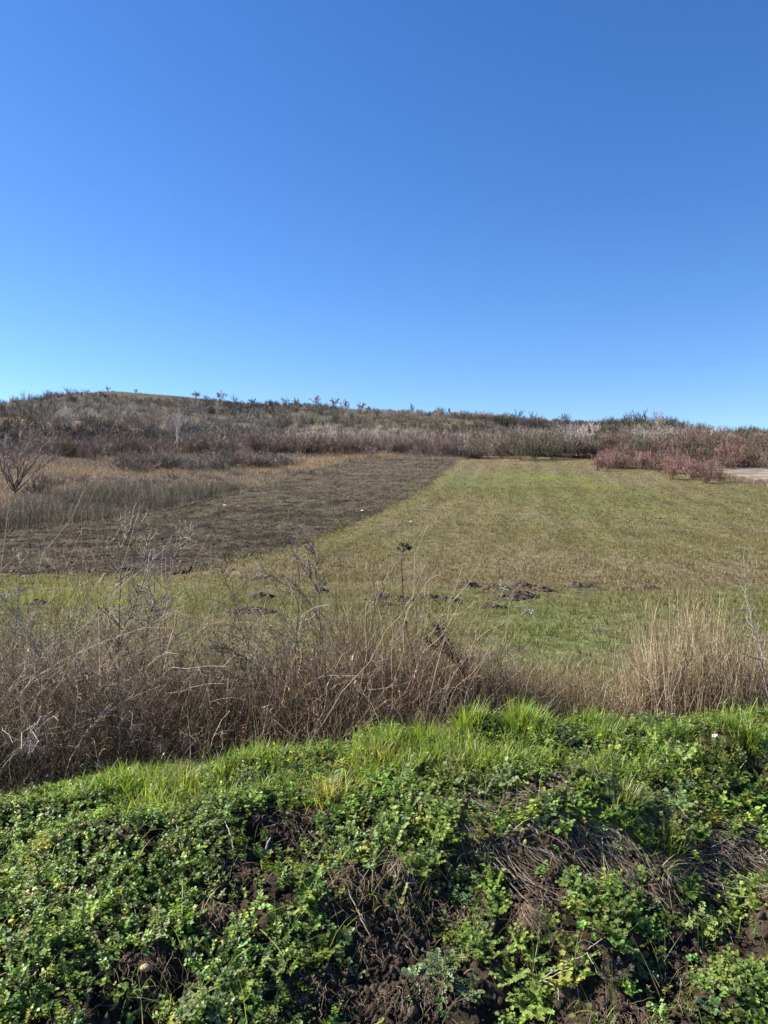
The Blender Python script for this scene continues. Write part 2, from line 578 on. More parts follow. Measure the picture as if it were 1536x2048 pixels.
def bp(px, v): return hit(px, v, HB, 1.9, 5.0)


# bare soil patches (pixel, radius in metres)
BARE = [(*bp(px, v)[:2], rx * 1.0, ry * 1.1) for px, v, rx, ry in (
    (560, 1690, .17, .12), (480, 1740, .12, .08), (620, 1640, .12, .05), (760, 1890, .17, .08), (690, 1985, .2, .06), (760, 2000, .15, .05), (330, 1985, .13, .06),
    (850, 1800, .15, .07), (930, 1840, .10, .05), (830, 1985, .1, .05), (1060, 1790, .13, .08), (1200, 1740, .25, .07),
    (1480, 1730, .22, .09), (1380, 1760, .12, .06), (1340, 1965, .09, .06), (1240, 2020, .12, .04), (420, 1820, .08, .05),
    (1000, 1700, .22, .06), (270, 1920, .1, .04), (1050, 1600, .35, .05), (160, 1790, .1, .04), (700, 1760, .1, .04))]


def cover(x, y):
    c = np.ones_like(x)
    for (cx, cy, rx, ry) in BARE:
        c = c * (1 - .96 * np.exp(-(((x - cx) / rx) ** 2 + ((y - cy) / ry) ** 2) ** 1.5))
    n = fbm(x * 3.5, y * 3.5, 61)
    lower = 1 - sstep(2.9, 3.3, y)
    return np.clip(c * (1 - lower * .92 * sstep(.48, .6, n)), 0, 1)


def bank_pts(n, y0=2.05, y1=4.5, fcover=True, dens=None):
    n = int(n * 1.3)
    x = U(-4.42, 4.42, n); y = U(y0, y1, n)
    k = np.abs(x) < .56 * y + 1.9
    if fcover: k &= U(0, 1, n) < cover(x, y)
    if dens is not None: k &= U(0, 1, n) < dens(x, y)
    x = x[k]; y = y[k]
    return np.stack([x, y, bank_z(x, y)], 1)


# ---- leaf and plant templates (V, T, shade)
def fan(outline, cup=.25, mid=.12):
    """a leaf: outline in x (length) and y; folded along the midrib and drooping at the tip"""
    o = np.array(outline, float)
    z = np.abs(o[:, 1]) * cup - o[:, 0] ** 2 * mid
    c = np.array([[.45, 0, -.45 ** 2 * mid]])
    V = np.concatenate([c, np.stack([o[:, 0], o[:, 1], z], 1)])
    m = len(o); T = np.array([[0, 1 + i, 1 + (i + 1) % m] for i in range(m)])
    return V, T


def ovate(w=.3): return [(0, 0), (.25, w * .8), (.55, w), (.85, w * .55), (1, 0), (.85, -w * .55), (.55, -w), (.25, -w * .8)]
def roundleaf(): return [(.12, 0), (0, .22), (.2, .47), (.55, .52), (.88, .33), (1, 0), (.88, -.33), (.55, -.52), (.2, -.47), (0, -.22)]


def lobed(pairs=4):
    top = []
    for i in range(pairs):
        x0 = .12 + .72 * i / pairs
        w = .16 + .10 * (i / pairs)
        top += [(x0, .035), (x0 + .02, w), (x0 + .09, w * 1.12), (x0 + .14, w * .6)]
    top += [(.82, .05), (.84, .19), (.93, .17)]
    return [(0, .012)] + top + [(1, 0)] + [(a, -b) for a, b in reversed(top)] + [(0, -.012)]


def crenate(k=5, n=20):
    t = np.linspace(-PI, PI, n, endpoint=False)
    r = .52 * (.62 + .38 * np.abs(np.cos(t * k / 2)))
    return np.stack([.5 + r * np.cos(t), r * np.sin(t)], 1)


LF_CR = fan(crenate(5), .2, .25); LF_CR7 = fan(crenate(7, 28), .15, .2)
LF_OV = fan(ovate(.30)); LF_OV2 = fan(ovate(.42)); LF_RD = fan(roundleaf(), .12, .25); LF_LB = fan(lobed(4), .3, .35); LF_LB3 = fan(lobed(3), .35, .3)


def compose(items):
    V = []; T = []; S = []; n = 0
    for (tv, tt), M, t, sc, sh in items:
        w = (tv * sc) @ np.asarray(M).T + t
        V.append(w); T.append(tt + n); S.append(np.full(len(w), sh)); n += len(w)
    return np.concatenate(V), np.concatenate(T), np.concatenate(S)


def leaf_rot(az, pitch, roll=0.0):
    """leaf x axis points to azimuth az, raised by pitch"""
    ca, sa, cp, sp = math.cos(az), math.sin(az), math.cos(pitch), math.sin(pitch)
    x = np.array([ca * cp, sa * cp, sp]); y = np.array([-sa, ca, 0]); z = np.cross(x, y)
    y2 = y * math.cos(roll) + z * math.sin(roll); z2 = np.cross(x, y2)
    return np.stack([x, y2, z2], 1)


def strip(p, q, w):
    d = np.array(q) - np.array(p); s = np.cross(d, [.3, .2, 1.]); s = s / (np.linalg.norm(s) + 1e-9) * w
    return np.array([p - s, p + s, q + s * .7, q - s * .7]), np.array([[0, 1, 2], [0, 2, 3]])


I3 = np.eye(3)


def sprig_small(nl=16, h=.075, ls=.014):
    """small-leaved creeping weed: a bent stem with pairs of little oval leaves"""
    it = []; p = np.zeros(3); az = U(0, 6.28); d = np.array([math.cos(az) * .6, math.sin(az) * .6, .8])
    for i in range(nl // 2):
        q = p + d * h / (nl / 2)
        it.append((strip(p, q, .0009), I3, 0, 1, .8))
        d = d + rng.normal(0, .22, 3); d /= np.linalg.norm(d)
        a = U(0, 6.28)
        s = ls * (.65 + .6 * math.sin(PI * (i + 1) / (nl / 2 + 1))) * U(.8, 1.2)
        for k in (0, PI): it.append((LF_OV2 if U(0, 1) < .5 else LF_OV, leaf_rot(a + k, U(-.1, .7), U(-.5, .5)), q, s, U(.8, 1.2)))
        p = q
    return compose(it)


def rosette(nl=9, ls=.07, lf=None, up=(.15, .9)):
    it = []
    for i in range(nl):
        a = i * 2.4 + U(-.3, .3); e = U(*up)
        it.append((lf or LF_LB, leaf_rot(a, e, U(-.4, .4)), np.array([math.cos(a), math.sin(a), .3]) * .004, ls * U(.6, 1.15), U(.8, 1.2)))
    return compose(it)


def petiolate(nl=7, h=.05, ls=.024, lf=None):
    it = []
    for i in range(nl):
        a = U(0, 6.28); e = U(.5, 1.4); L = h * U(.5, 1.2)
        q = np.array([math.cos(a) * math.cos(e), math.sin(a) * math.cos(e), math.sin(e)]) * L
        it.append((strip(np.zeros(3), q, .0009), I3, 0, 1, .8))
        it.append((lf or (LF_CR7 if i % 3 == 0 else LF_CR if i % 3 == 1 else LF_RD), leaf_rot(a + U(-.6, .6), U(-.5, .5), U(-.5, .5)), q, ls * U(.6, 1.2), U(.8, 1.2)))
    return compose(it)


def ferny(nl=7, ls=.09):
    """upright weed with leaves cut into many rounded leaflets"""
    it = []
    for i in range(nl):
        a = i * 2.4 + U(-.3, .3); e = U(.45, 1.25)
        x = leaf_rot(a, e)[:, 0]; side = np.array([-math.sin(a), math.cos(a), 0])
        L = ls * U(.7, 1.15)
        it.append((strip(np.zeros(3), x * L, .0011), I3, 0, 1, .85))
        for k in range(6):
            f = .3 + .115 * k
            for sg in (-1, 1):
                p = x * L * f - np.array([0, 0, .12 * L * f * f])
                az2 = math.atan2(side[1] * sg + x[1] * .6, side[0] * sg + x[0] * .6)
                it.append((LF_CR if k % 2 else LF_OV2, leaf_rot(az2, U(-.1, .5), U(-.4, .4)), p, L * (.26 - .02 * k) * U(.8, 1.15), U(.8, 1.2)))
        it.append((LF_CR, leaf_rot(a, e * .5, U(-.3, .3)), x * L * .97, L * .24, 1.05))
    return compose(it)


T_SMALL = [sprig_small(int(U(12, 20)), U(.05, .10), U(.011, .016)) for _ in range(7)]
T_ROS = [rosette(int(U(7, 11)), U(.05, .075), LF_LB if i % 2 else LF_LB3) for i in range(5)]
T_PET = [petiolate(int(U(5, 9)), U(.035, .06), U(.016, .028)) for _ in range(6)]
T_FERN = [ferny(int(U(6, 9)), U(.06, .10)) for _ in range(6)]

G_MID = (.128, .196, .036); G_DARK = (.072, .122, .026); G_LT = (.205, .275, .060); G_GREY = (.170, .222, .094); G_YEL = (.22, .225, .04); G_RED = (.12, .045, .04)


def scatter(B, tm, P, smin, smax, cols, wts, tilt=.35):
    if len(P) == 0: return
    nr = bank_n(P[:, 0], P[:, 1]) * .7 + np.array([0, 0, .5]) + rng.normal(0, tilt, (len(P), 3)) * .6
    R = rot_to(nr, U(0, 6.28, len(P)))
    S = U(smin, smax, len(P)); C = pal(len(P), cols, wts, .34) * (.7 + .6 * fbm(P[:, 0] * 2.5, P[:, 1] * 2.5, 65))[:, None]
    pick = rng.integers(0, len(tm), len(P))
    for i, t in enumerate(tm):
        k = pick == i
        stamp(B, t, P[k] + np.array([0, 0, -.004]), R[k], S[k], C[k])


def crest_d(x, y): return np.clip(sstep(3.35, 3.8, y) * (.16 + .95 * sstep(.43, .56, fbm(x * 3.6, y * 3.6, 71, 2)) * (1 - .55 * sstep(.7, 1.0, x))), 0, 1) * (1 - .4 * sstep(-1.5, -2.2, x))


def left_w(x, y): return (1 - .8 * crest_d(x, y)) * np.clip(sstep(.25, -.75, x) + .35 * sstep(3.0, 3.5, y), 0, 1)
def right_w(x, y): return (1 - .75 * crest_d(x, y)) * np.clip(1.0 - .75 * left_w(x, y), .05, 1) * (1 - .5 * sstep(3.5, 4.0, y))


B = Bulk()
scatter(B, T_SMALL, bank_pts(32000, 2.05, 4.5, True, lambda x, y: left_w(x, y) * (.35 + .65 * sstep(.3, .5, fbm(x * 4, y * 4, 62)))), .6, 1.05,
        (G_MID, G_DARK, G_LT, G_YEL, G_GREY), (5, 3, 4, .5, 1.2))
scatter(B, T_SMALL, bank_pts(12000, 2.05, 4.5, True, lambda x, y: 1 - .8 * crest_d(x, y)), .55, 1.0, (G_MID, G_DARK, G_LT, G_GREY), (4, 3, 3, 1))
tag(B.obj("ground_cover", M_LEAF), "low small leaved green weeds carpeting the bank", "ground cover", kind='stuff')

B = Bulk()
scatter(B, T_PET, bank_pts(9000, 2.05, 4.3, True, right_w), .35, .75, (G_GREY, G_MID, G_LT, G_DARK), (3, 3, 2, 2))
scatter(B, T_FERN, bank_pts(4200, 2.05, 4.2, True, lambda x, y: right_w(x, y) * sstep(.36, .55, fbm(x * 3, y * 3, 63))), .5, .95, (G_MID, G_LT, G_GREY), (3, 3, 2))
scatter(B, T_ROS, bank_pts(3000, 2.05, 4.4, True, lambda x, y: right_w(x, y) * sstep(.36, .55, fbm(x * 3, y * 3, 64))), .5, .95, (G_MID, G_LT, G_GREY, G_DARK), (3, 3, 2, 1))
tag(B.obj("leafy_undergrowth", M_LEAF), "broader leaved green weeds growing over the lower bank", "ground cover", kind='stuff')

# ---- single weeds that stand out on the bank
for (px, v, kind, sc, colr, label) in (
    (880, 1690, 'fern', 1.9, G_LT, "bushy green weed trailing over the bank edge left of the fallen straw"),
    (905, 1740, 'pet', 1.6, G_GREY, "pale round leaved weed hanging below the bushy trailing weed"),
    (1180, 1580, 'fern', 1.4, (.15, .23, .04), "bright green leafy weed above the swathe of fallen straw"),
    (1075, 1960, 'fern', 1.7, G_LT, "large lobed weed at the bottom of the bank near the pale forked twig"),
    (985, 1880, 'fern', 1.3, (.13, .19, .04), "yellowish lobed weed in the middle of the lower right bank"),
    (1240, 1850, 'fern', 1.5, (.13, .20, .045), "light green leafy weed right of the root bundle"),
    (1420, 1860, 'ros', 1.6, G_LT, "spreading lobed weed low on the right side of the bank"),
    (1480, 1800, 'fern', 1.3, G_LT, "small leafy weed under the dark soil ledge by the right edge"),
    (890, 1950, 'ros', 1.5, G_GREY, "grey green rosette weed on bare soil at the bottom centre"),
    (255, 1975, 'pet', 1.7, G_LT, "round leaved weed clump near the yellowish pebble"),
    (410, 2030, 'fern', 1.5, G_GREY, "silvery cut leaved weed at the bottom edge"),
    (580, 1860, 'ros', 1.7, G_MID, "wide green rosette weed below the bare hollow"),
    (75, 1715, 'fern', 1.0, (.30, .30, .03), "yellow green flowering weed near the left edge"),
    (590, 1590, 'ros', 1.5, G_MID, "broad leaved dark green weed under the yellow grass tuft"),
    (12, 1640, 'ros', .9, (.16, .05, .035), "reddish brown weed at the left edge of the bank"),
    (1500, 1960, 'fern', 1.5, G_LT, "leafy weed in the bottom right corner"),
):
    p = bp(px, v)
    t = empty("leafy_weed", p, label, "weed", "single weeds on the bank")
    B = Bulk()
    tm = {'fern': ferny, 'ros': rosette, 'pet': petiolate}[kind]
    n = 12
    for k in range(n):
        off = rng.normal(0, .045 * sc, 2)
        q = np.array([p[0] + off[0], p[1] + off[1], 0.0]); q[2] = bank_z(q[0:1], q[1:2])[0]
        stamp(B, tm(int(U(7, 11))), (q - p)[None], rot_to(np.array([[off[0] * 2, -.35, 1.]]), U(0, 6, 1)), U(.8, 1.2, 1) * (.3 + .24 * sc), pal(1, (colr,), None, .15))
    B.obj("leaves", M_LEAF, t)
    B = Bulk()
    n = 5
    pp = paths(np.zeros((n, 3)) + rng.normal(0, .02, (n, 3)) * [1, 1, 0] - [0, 0, .02], U(.05, .09, n) * sc, U(0, 6.28, n), U(.1, .6, n), U(0, .4, n), 4)
    tubes(B, pp, .0018 * sc, .001, np.array(colr) * .9)
    B.obj("stem", M_LEAF, t)

# ------------------------------------------------------------------ grass on the bank
GB = ((.145, .235, .036), (.205, .285, .048), (.08, .14, .022), (.26, .27, .08), (.38, .34, .20))


def grass_on_bank(n, y0, y1, dens, lmin, lmax, wts, w=.0045):
    P = bank_pts(n, y0, y1, False, dens)
    N = len(P)
    C = pal(N, GB, wts, .2)
    tip = np.clip(C * np.array([1.3, 1.3, 1.2]), 0, .8)
    B = Bulk()
    blades(B, P - [0, 0, .01], U(lmin, lmax, N) * (.55 + .85 * sstep(.35, .65, fbm(P[:, 0] * 5, P[:, 1] * 5, 73, 2))), U(.6, 1.4, N) * w, U(0, 6.28, N), np.abs(rng.normal(0, .45, N)), U(.2, 1.9, N), C, 4, tip)
    return B




tag(grass_on_bank(95000, 3.3, 4.75, crest_d, .045, .13, (5, 6, 2, 1.5, .5)).obj("short_grass", M_GRASS), "short green grass along the crest of the bank", "grass", kind='stuff')
tag(grass_on_bank(7500, 2.1, 4.4, lambda x, y: .12 + .88 * sstep(.5, .7, fbm(x * 2, y * 2, 72)), .06, .22, (2, 2, 3, 2, 3), .0032).obj("scattered_grass", M_GRASS),
    "thin single grass blades scattered among the weeds", "grass", kind='stuff')

TUFTS = ((175, 1530, .9, 'd', "dark green grass tuft at the left end of the bank crest"),
         (285, 1548, .9, 'g', "spiky grass tuft beside the dark tuft at the left"),
         (370, 1560, 1.1, 'p', "pale flattened grass tuft on the left part of the bank crest"),
         (455, 1530, .8, 'g', "small grass tuft left of the middle bramble base"),
         (545, 1520, 1.1, 'g', "upright green grass tuft below the forked thorn bush"),
         (655, 1590, 1.2, 'y', "yellowish grass tuft above the bare soil hollow"),
         (705, 1510, 1.0, 'g', "grass tuft on the crest right of the forked thorn bush"),
         (760, 1520, 1.1, 'y', "dense yellow green grass tuft below the tall umbel stalk"),
         (850, 1480, 1.25, 'g', "lush grass tuft where the crest starts to rise"),
         (930, 1450, 1.3, 'g', "tall lush grass tuft at the foot of the dark seed stalk"),
         (1040, 1440, 1.4, 'g', "highest lush grass tuft on top of the bank"),
         (970, 1530, 1.2, 'g', "arching grass tuft just above the fallen straw"),
         (900, 1540, 1.0, 'p', "partly dry grass tuft above the trailing weed"),
         (1200, 1462, .8, 'g', "short grass tuft on the crest left of the dry reed clump"),
         (1355, 1462, .9, 'd', "dark grass tuft in front of the dry reed clump"),
         (1500, 1475, 1.1, 'g', "grass tuft right of the white plastic cup"),
         (1250, 1600, 1.1, 'p', "loose greyish grass tuft right of the bright leafy weed"),
         (1330, 1690, .9, 'g', "small green grass tuft on the straw slope at the right"))
TC = {'g': ((.15, .23, .035), (.22, .28, .045), (.09, .155, .025)), 'd': ((.05, .11, .022), (.08, .15, .03)), 'y': ((.24, .25, .06), (.17, .22, .045), (.33, .30, .12)),
      'p': ((.33, .33, .17), (.20, .24, .08), (.13, .19, .05))}
for px, v, sc, kd, label in TUFTS:
    p = bp(px, v + 12)
    n = int(260 * sc)
    r = np.abs(rng.normal(0, .06 * sc, n)); a = U(0, 6.28, n)
    q = np.stack([p[0] + r * np.cos(a) * 1.3, p[1] + r * np.sin(a), 0 * r], 1); q[:, 2] = bank_z(q[:, 0], q[:, 1]) - .01
    C = pal(n, TC[kd], None, .2)
    t = empty("grass_tuft", p, label, "grass tuft", "grass tufts on the bank")
    B = Bulk()
    blades(B, q - p, U(.06, .15, n) * sc, U(.003, .006, n), a + rng.normal(0, .7, n), np.clip(r * 4 + rng.normal(.1, .2, n), 0, 1.2), U(.1, 1.2, n), C, 4, np.clip(C * [1.3, 1.2, 1.1], 0, .8))
    B.obj("blades", M_GRASS, t)
    m = int(24 * sc); a = U(0, 6.28, m); r = np.abs(rng.normal(0, .05 * sc, m))
    q = np.stack([p[0] + r * np.cos(a), p[1] + r * np.sin(a), 0 * r], 1); q[:, 2] = bank_z(q[:, 0], q[:, 1]) - .01
    B = Bulk()
    blades(B, q - p, U(.06, .13, m) * sc, U(.002, .004, m), a, U(.5, 1.3, m), U(.2, .9, m), pal(m, ((.40, .34, .2), (.3, .25, .13))), 3)
    B.obj("dry_blades", M_DRY, t)

# ---- dead straw swept over the bank, roots and crumbs of soil
DRYC = ((.34, .28, .20), (.24, .185, .12), (.42, .37, .29), (.15, .11, .075))


def lying(n, pts, Lm, LM, az, azs, wob=.05, r=.0016, lift=.02, K=6):
    """stalks that lie along the bank surface"""
    N = len(pts)
    L = U(Lm, LM, N); a = az + rng.normal(0, azs, N); bow = rng.normal(0, .25, N)
    t = np.linspace(-.5, .5, K)
    path = np.zeros((N, K, 3))
    for k in range(K):
        aa = a + bow * t[k]
        path[:, k, 0] = pts[:, 0] + np.cos(aa) * L * t[k]; path[:, k, 1] = pts[:, 1] + np.sin(aa) * L * t[k]
    lf = U(.004, lift, N)
    zz = HB(path[..., 0], path[..., 1]) + lf[:, None]
    # a stiff stalk bridges the bumps
    zl = zz[:, :1] + (zz[:, -1:] - zz[:, :1]) * (t + .5)[None]
    path[..., 2] = np.maximum(zz * .6 + zl * .4, zz - .005)
    return path


def straw_zone(cx, cy, sx, sy, n): return np.stack([rng.normal(cx, sx, n), rng.normal(cy, sy, n), np.zeros(n)], 1)


B = Bulk()
for px, v, sx, sy, n, az, azs, lm, lM in ((1010, 1610, .28, .07, 260, -.35, .35, .12, .38), (1180, 1660, .22, .08, 330, -.55, .28, .15, .45), (960, 1680, .10, .08, 120, -1.0, .25, .12, .4),
                                          (1330, 1680, .22, .08, 220, -.55, .5, .1, .35), (1470, 1690, .2, .1, 240, -.35, .5, .1, .35), (1270, 1610, .2, .08, 150, .4, 1.0, .08, .25),
                                          (1250, 1780, .1, .06, 70, -1.2, .6, .08, .22), (880, 1570, .2, .05, 110, -.1, .4, .08, .3), (640, 1660, .12, .06, 60, -.9, .7, .06, .2),
                                          (820, 1730, .05, .08, 50, -1.5, .5, .06, .2)):
    p = bp(px, v)
    pt = straw_zone(p[0], p[1], sx, sy, n)
    pa = lying(n, pt, lm, lM, az, azs)
    tubes(B, pa, U(.0009, .0022, n), .0008, pal(n, DRYC, (3, 3, 2, 2)))
P = bank_pts(900, 2.1, 4.3, False)
pa = lying(len(P), P, .04, .2, 0, 3, r=.001)
tubes(B, pa, U(.0006, .0015, len(P)), .0005, pal(len(P), DRYC, (3, 3, 1, 3)))
tag(B.obj("fallen_straw", M_DRY), "fallen grey brown straw swept over the bank", "straw", kind='stuff')

B = Bulk()
for (cx, cy, rx, ry) in BARE:
    n = int(1400 * rx * ry / .02)
    n = min(max(n, 25), 90)
    x = rng.normal(cx, rx * .6, n); y = rng.normal(cy, ry * .6, n)
    P = np.stack([x, y, HB(x, y) + .012], 1)
    pa = paths(P, U(.03, .11, n), -PI / 2 + rng.normal(0, .9, n), U(1.3, 1.9, n), U(.2, 1.0, n), 6, .12)
    pa[..., 2] = np.maximum(pa[..., 2], HB(pa[..., 0], pa[..., 1]) + .002)
    tubes(B, pa, U(.0006, .0013, n), .0004, pal(n, ((.25, .17, .11), (.16, .11, .075), (.34, .27, .2))))
tag(B.obj("fine_roots", M_DRY), "fine bare roots sticking out of the open soil", "roots", kind='stuff')


def lump_tmpl(seed):
    """an angular crumb of soil"""
    v = []; n = 5; m = 7
    for i in range(1, n):
        th = PI * i / n
        for j in range(m):
            ph = 2 * PI * (j + .5 * (i % 2)) / m
            v.append((math.sin(th) * math.cos(ph), math.sin(th) * math.sin(ph), math.cos(th)))
    v = [(0, 0, 1)] + v + [(0, 0, -1)]
    V = np.array(v) * (1 + np.random.default_rng(seed).normal(0, .3, (len(v), 1))) * [1, .85, .7]
    T = []
    for j in range(m):
        T.append((0, 1 + j, 1 + (j + 1) % m)); b = 1 + (n - 2) * m
        T.append((len(v) - 1, b + (j + 1) % m, b + j))
        for i in range(n - 2):
            a0 = 1 + i * m + j; a1 = 1 + i * m + (j + 1) % m
            T += [(a0, a0 + m, a1), (a1, a0 + m, a1 + m)]
    return V, np.array(T), np.ones(len(v))


T_LUMP = [lump_tmpl(s) for s in range(6)]
B = Bulk()
for (cx, cy, rx, ry) in BARE:
    n = int(np.clip(5200 * rx * ry / .02 * .2, 150, 700))
    x = rng.normal(cx, rx * .75, n); y = rng.normal(cy, ry * .75, n)
    P = np.stack([x, y, bank_z(x, y) + .002], 1)
    S = .003 + rng.exponential(.0042, n)
    for i, t in enumerate(T_LUMP):
        k = np.arange(n) % 6 == i
        stamp(B, t, P[k], rot_to(rng.normal(0, 1, (k.sum(), 3)), U(0, 6, k.sum())), np.minimum(S[k], .022), pal(k.sum(), ((.05, .037, .026), (.09, .067, .048), (.13, .10, .075)), (3, 3, 1)))
x = U(-4.2, 4.2, 16000); y = U(2.0, 3.4, 16000); k = (cover(x, y) < .6) & (np.abs(x) < .56 * y + 1.6); x = x[k]; y = y[k]; n = len(x)
P = np.stack([x, y, bank_z(x, y) + .001], 1); S = np.minimum(.003 + rng.exponential(.004, n), .024)
for i, t in enumerate(T_LUMP):
    k = np.arange(n) % 6 == i
    stamp(B, t, P[k], rot_to(rng.normal(0, 1, (k.sum(), 3)), U(0, 6, k.sum())), S[k], pal(k.sum(), ((.05, .037, .026), (.09, .067, .048), (.13, .10, .075)), (3, 3, 1)))
tag(B.obj("soil_crumbs", M_SOIL), "dark crumbs of soil lying on the open patches", "soil", kind='stuff')

# ------------------------------------------------------------------ single things lying on the bank
def pline(pxs, lift=.02):
    """a polyline over the bank through photograph pixels, lifted off the soil"""
    out = []
    for k, (px, v) in enumerate(pxs):
        p = bp(px, v); p[2] += lift; out.append(p)
    return np.array(out)[None]


def resample(path, K=12, wob=.002):
    p = path[0]; t = np.linspace(0, len(p) - 1, K); k = np.minimum(t.astype(int), len(p) - 2); f = (t - k)[:, None]
    q = p[k] * (1 - f) + p[k + 1] * f
    return (q + rng.normal(0, wob, q.shape))[None]


def twig_thing(name, stemlist, r, col, label, cat, group=None, sidetw=0):
    p0 = np.array(stemlist[0][0][0])
    t = empty(name, p0, label, cat, group)
    for j, s in enumerate(stemlist):
        q = resample(s, 12, .0015)
        B = Bulk(); tubes(B, q - p0, r * (1 if j == 0 else .65), r * .4, np.array(col), 5)
        if sidetw:
            c, _ = subtwigs(q, sidetw, .2, 1, .06, .8); tubes(B, c - p0, r * .3, r * .15, np.array(col))
        B.obj("stalk" if j == 0 else "side_shoot", M_DRY, t, smooth=True)
    return t


twig_thing("dry_stalk", [pline([(928, 1662), (980, 1730), (1056, 1822)], .03), pline([(935, 1650), (990, 1735), (1030, 1782)], .045)], .0028, (.30, .235, .165),
           "pair of long dry stalks lying down the bank onto the root bundle", "stalk")
twig_thing("forked_twig", [pline([(1068, 1972), (1078, 1890), (1085, 1828), (1096, 1800)], .05), pline([(1085, 1828), (1081, 1805)], .05), pline([(1085, 1826), (1072, 1825)], .05), pline([(1085, 1826), (1098, 1825)], .05)],
           .0018, (.30, .25, .21), "thin grey twig forked at its tip standing among the lower weeds", "twig")
twig_thing("forked_twig", [pline([(1076, 1994), (1110, 1970), (1175, 1935)], .05), pline([(1175, 1935), (1195, 1975)], .05), pline([(1175, 1935), (1205, 1912)], .06), pline([(1085, 1990), (1115, 2005), (1118, 2030)], .05), pline([(1080, 1992), (1140, 1968)], .05)],
           .003, (.46, .40, .30), "pale straw coloured forked stem near the bottom of the bank", "twig")
twig_thing("dry_stalk", [pline([(520, 1880), (560, 1920), (580, 1975)], .04), pline([(575, 1935), (620, 1905), (668, 1890)], .05)], .0028, (.24, .25, .09), "bent greenish grass stalk with a side shoot on the lower centre bank", "stalk")
twig_thing("dry_stalk", [pline([(697, 1802), (715, 1845), (740, 1895)], .04), pline([(715, 1845), (730, 1870)], .05)], .0034, (.36, .33, .25), "grey folded grass stalk right of the centre rosette", "stalk")
twig_thing("dry_stalk", [pline([(378, 1700), (366, 1780), (362, 1895)], .05), pline([(352, 1680), (362, 1730)], .06), pline([(366, 1800), (390, 1765)], .05)], .0024, (.36, .37, .20), "upright pale grass stalk left of the bare soil hollow", "stalk")
twig_thing("dry_stalk", [pline([(400, 1690), (425, 1675), (450, 1672)], .07), pline([(450, 1672), (462, 1700), (466, 1725)], .06)], .003, (.42, .42, .28), "arching pale grass blade beside the bare soil hollow", "stalk")

# root bundle
p = bp(1050, 1845)
t = empty("root_bundle", p, "bundle of thin brown roots hanging from the end of the long stalks", "roots")
n = 130
P0 = np.stack([rng.normal(0, .018, n), rng.normal(0, .01, n) - .01, U(.0, .07, n) + .01], 1)
pa = paths(P0, U(.05, .13, n), -PI / 2 + .5 + rng.normal(0, .7, n), U(1.5, 2.3, n), U(.3, .8, n), 6, .08)
wz = HB(pa[..., 0] + p[0], pa[..., 1] + p[1]) - p[2]
pa[..., 2] = np.maximum(pa[..., 2], wz + .01)
B = Bulk(); tubes(B, pa, U(.0007, .0014, n), .0005, pal(n, ((.30, .21, .13), (.2, .14, .09), (.38, .3, .22)))); B.obj("roots", M_DRY, t)
B = Bulk(); stamp(B, T_LUMP[2], np.array([[0, 0, .01]]), rot_to(np.array([[.3, -.5, 1.]]), U(0, 1, 1)), np.array([.028]), np.array([[.10, .07, .05]])); B.obj("crown", M_SOIL, t)

# dry straw tuft on the right of the bank
for px, v, label in ((1325, 1745, "bleached dry grass tuft on the soil ledge at the right of the bank"), (800, 1725, "small dry grass tuft hanging over the hollow left of the trailing weed")):
    p = bp(px, v); n = 60
    t = empty("dry_tuft", p, label, "grass tuft", "dry grass tufts")
    for nm, m, w in (("blades", 60, .003), ("stubble", 25, .0018)):
        B = Bulk()
        blades(B, rng.normal(0, .015, (m, 3)) * [1, 1, .2], U(.06, .16, m), U(.6, 1.4, m) * w, U(-PI, 0, m), U(.3, 1.5, m), U(.4, 1.5, m), pal(m, ((.45, .39, .30), (.33, .27, .19))), 4)
        B.obj(nm, M_DRY, t)


def noisy_ball(rx, ry, rz, amp, seed, nu=18, nv=12, fr=2.5):
    V = []; u = np.linspace(0, 2 * PI, nu, endpoint=False); v = np.linspace(0, PI, nv)
    Vv, Uu = np.meshgrid(v, u, indexing='ij')
    d = np.stack([np.sin(Vv) * np.cos(Uu), np.sin(Vv) * np.sin(Uu), np.cos(Vv)], -1)
    r = 1 + amp * (fbm(d[..., 0] * fr + d[..., 2] * 1.7 + 9, d[..., 1] * fr + d[..., 2] * 2.1 + 5, seed, 3) - .5) * 2
    P = d * r[..., None] * [rx, ry, rz]
    i = np.arange(nu * nv).reshape(nv, nu)
    Q = np.stack([i[:-1], np.roll(i[:-1], -1, 1), np.roll(i[1:], -1, 1), i[1:]], -1).reshape(-1, 4)
    return P.reshape(-1, 3), Q


def plain_mat(name, col, rough=.6, spec=.3, bs=40, bump=.3, amt=.2):
    m, n, l, p = new_mat(name)
    t = n.new("ShaderNodeTexNoise"); t.inputs['Scale'].default_value = bs
    tc = n.new("ShaderNodeTexCoord"); l.new(tc.outputs['Object'], t.inputs['Vector'])
    mr = n.new("ShaderNodeMapRange"); mr.inputs[3].default_value = 1 - amt; mr.inputs[4].default_value = 1 + amt
    l.new(t.outputs['Fac'], mr.inputs[0])
    v = n.new("ShaderNodeVectorMath"); v.operation = 'SCALE'; v.inputs[0].default_value = col
    l.new(mr.outputs[0], v.inputs['Scale']); l.new(v.outputs[0], p.inputs['Base Color'])
    b = n.new("ShaderNodeBump"); b.inputs['Strength'].default_value = bump; b.inputs['Distance'].default_value = .004
    l.new(t.outputs['Fac'], b.inputs['Height']); l.new(b.outputs[0], p.inputs['Normal'])
    p.inputs['Roughness'].default_value = rough; p.inputs['Specular IOR Level'].default_value = spec
    return m


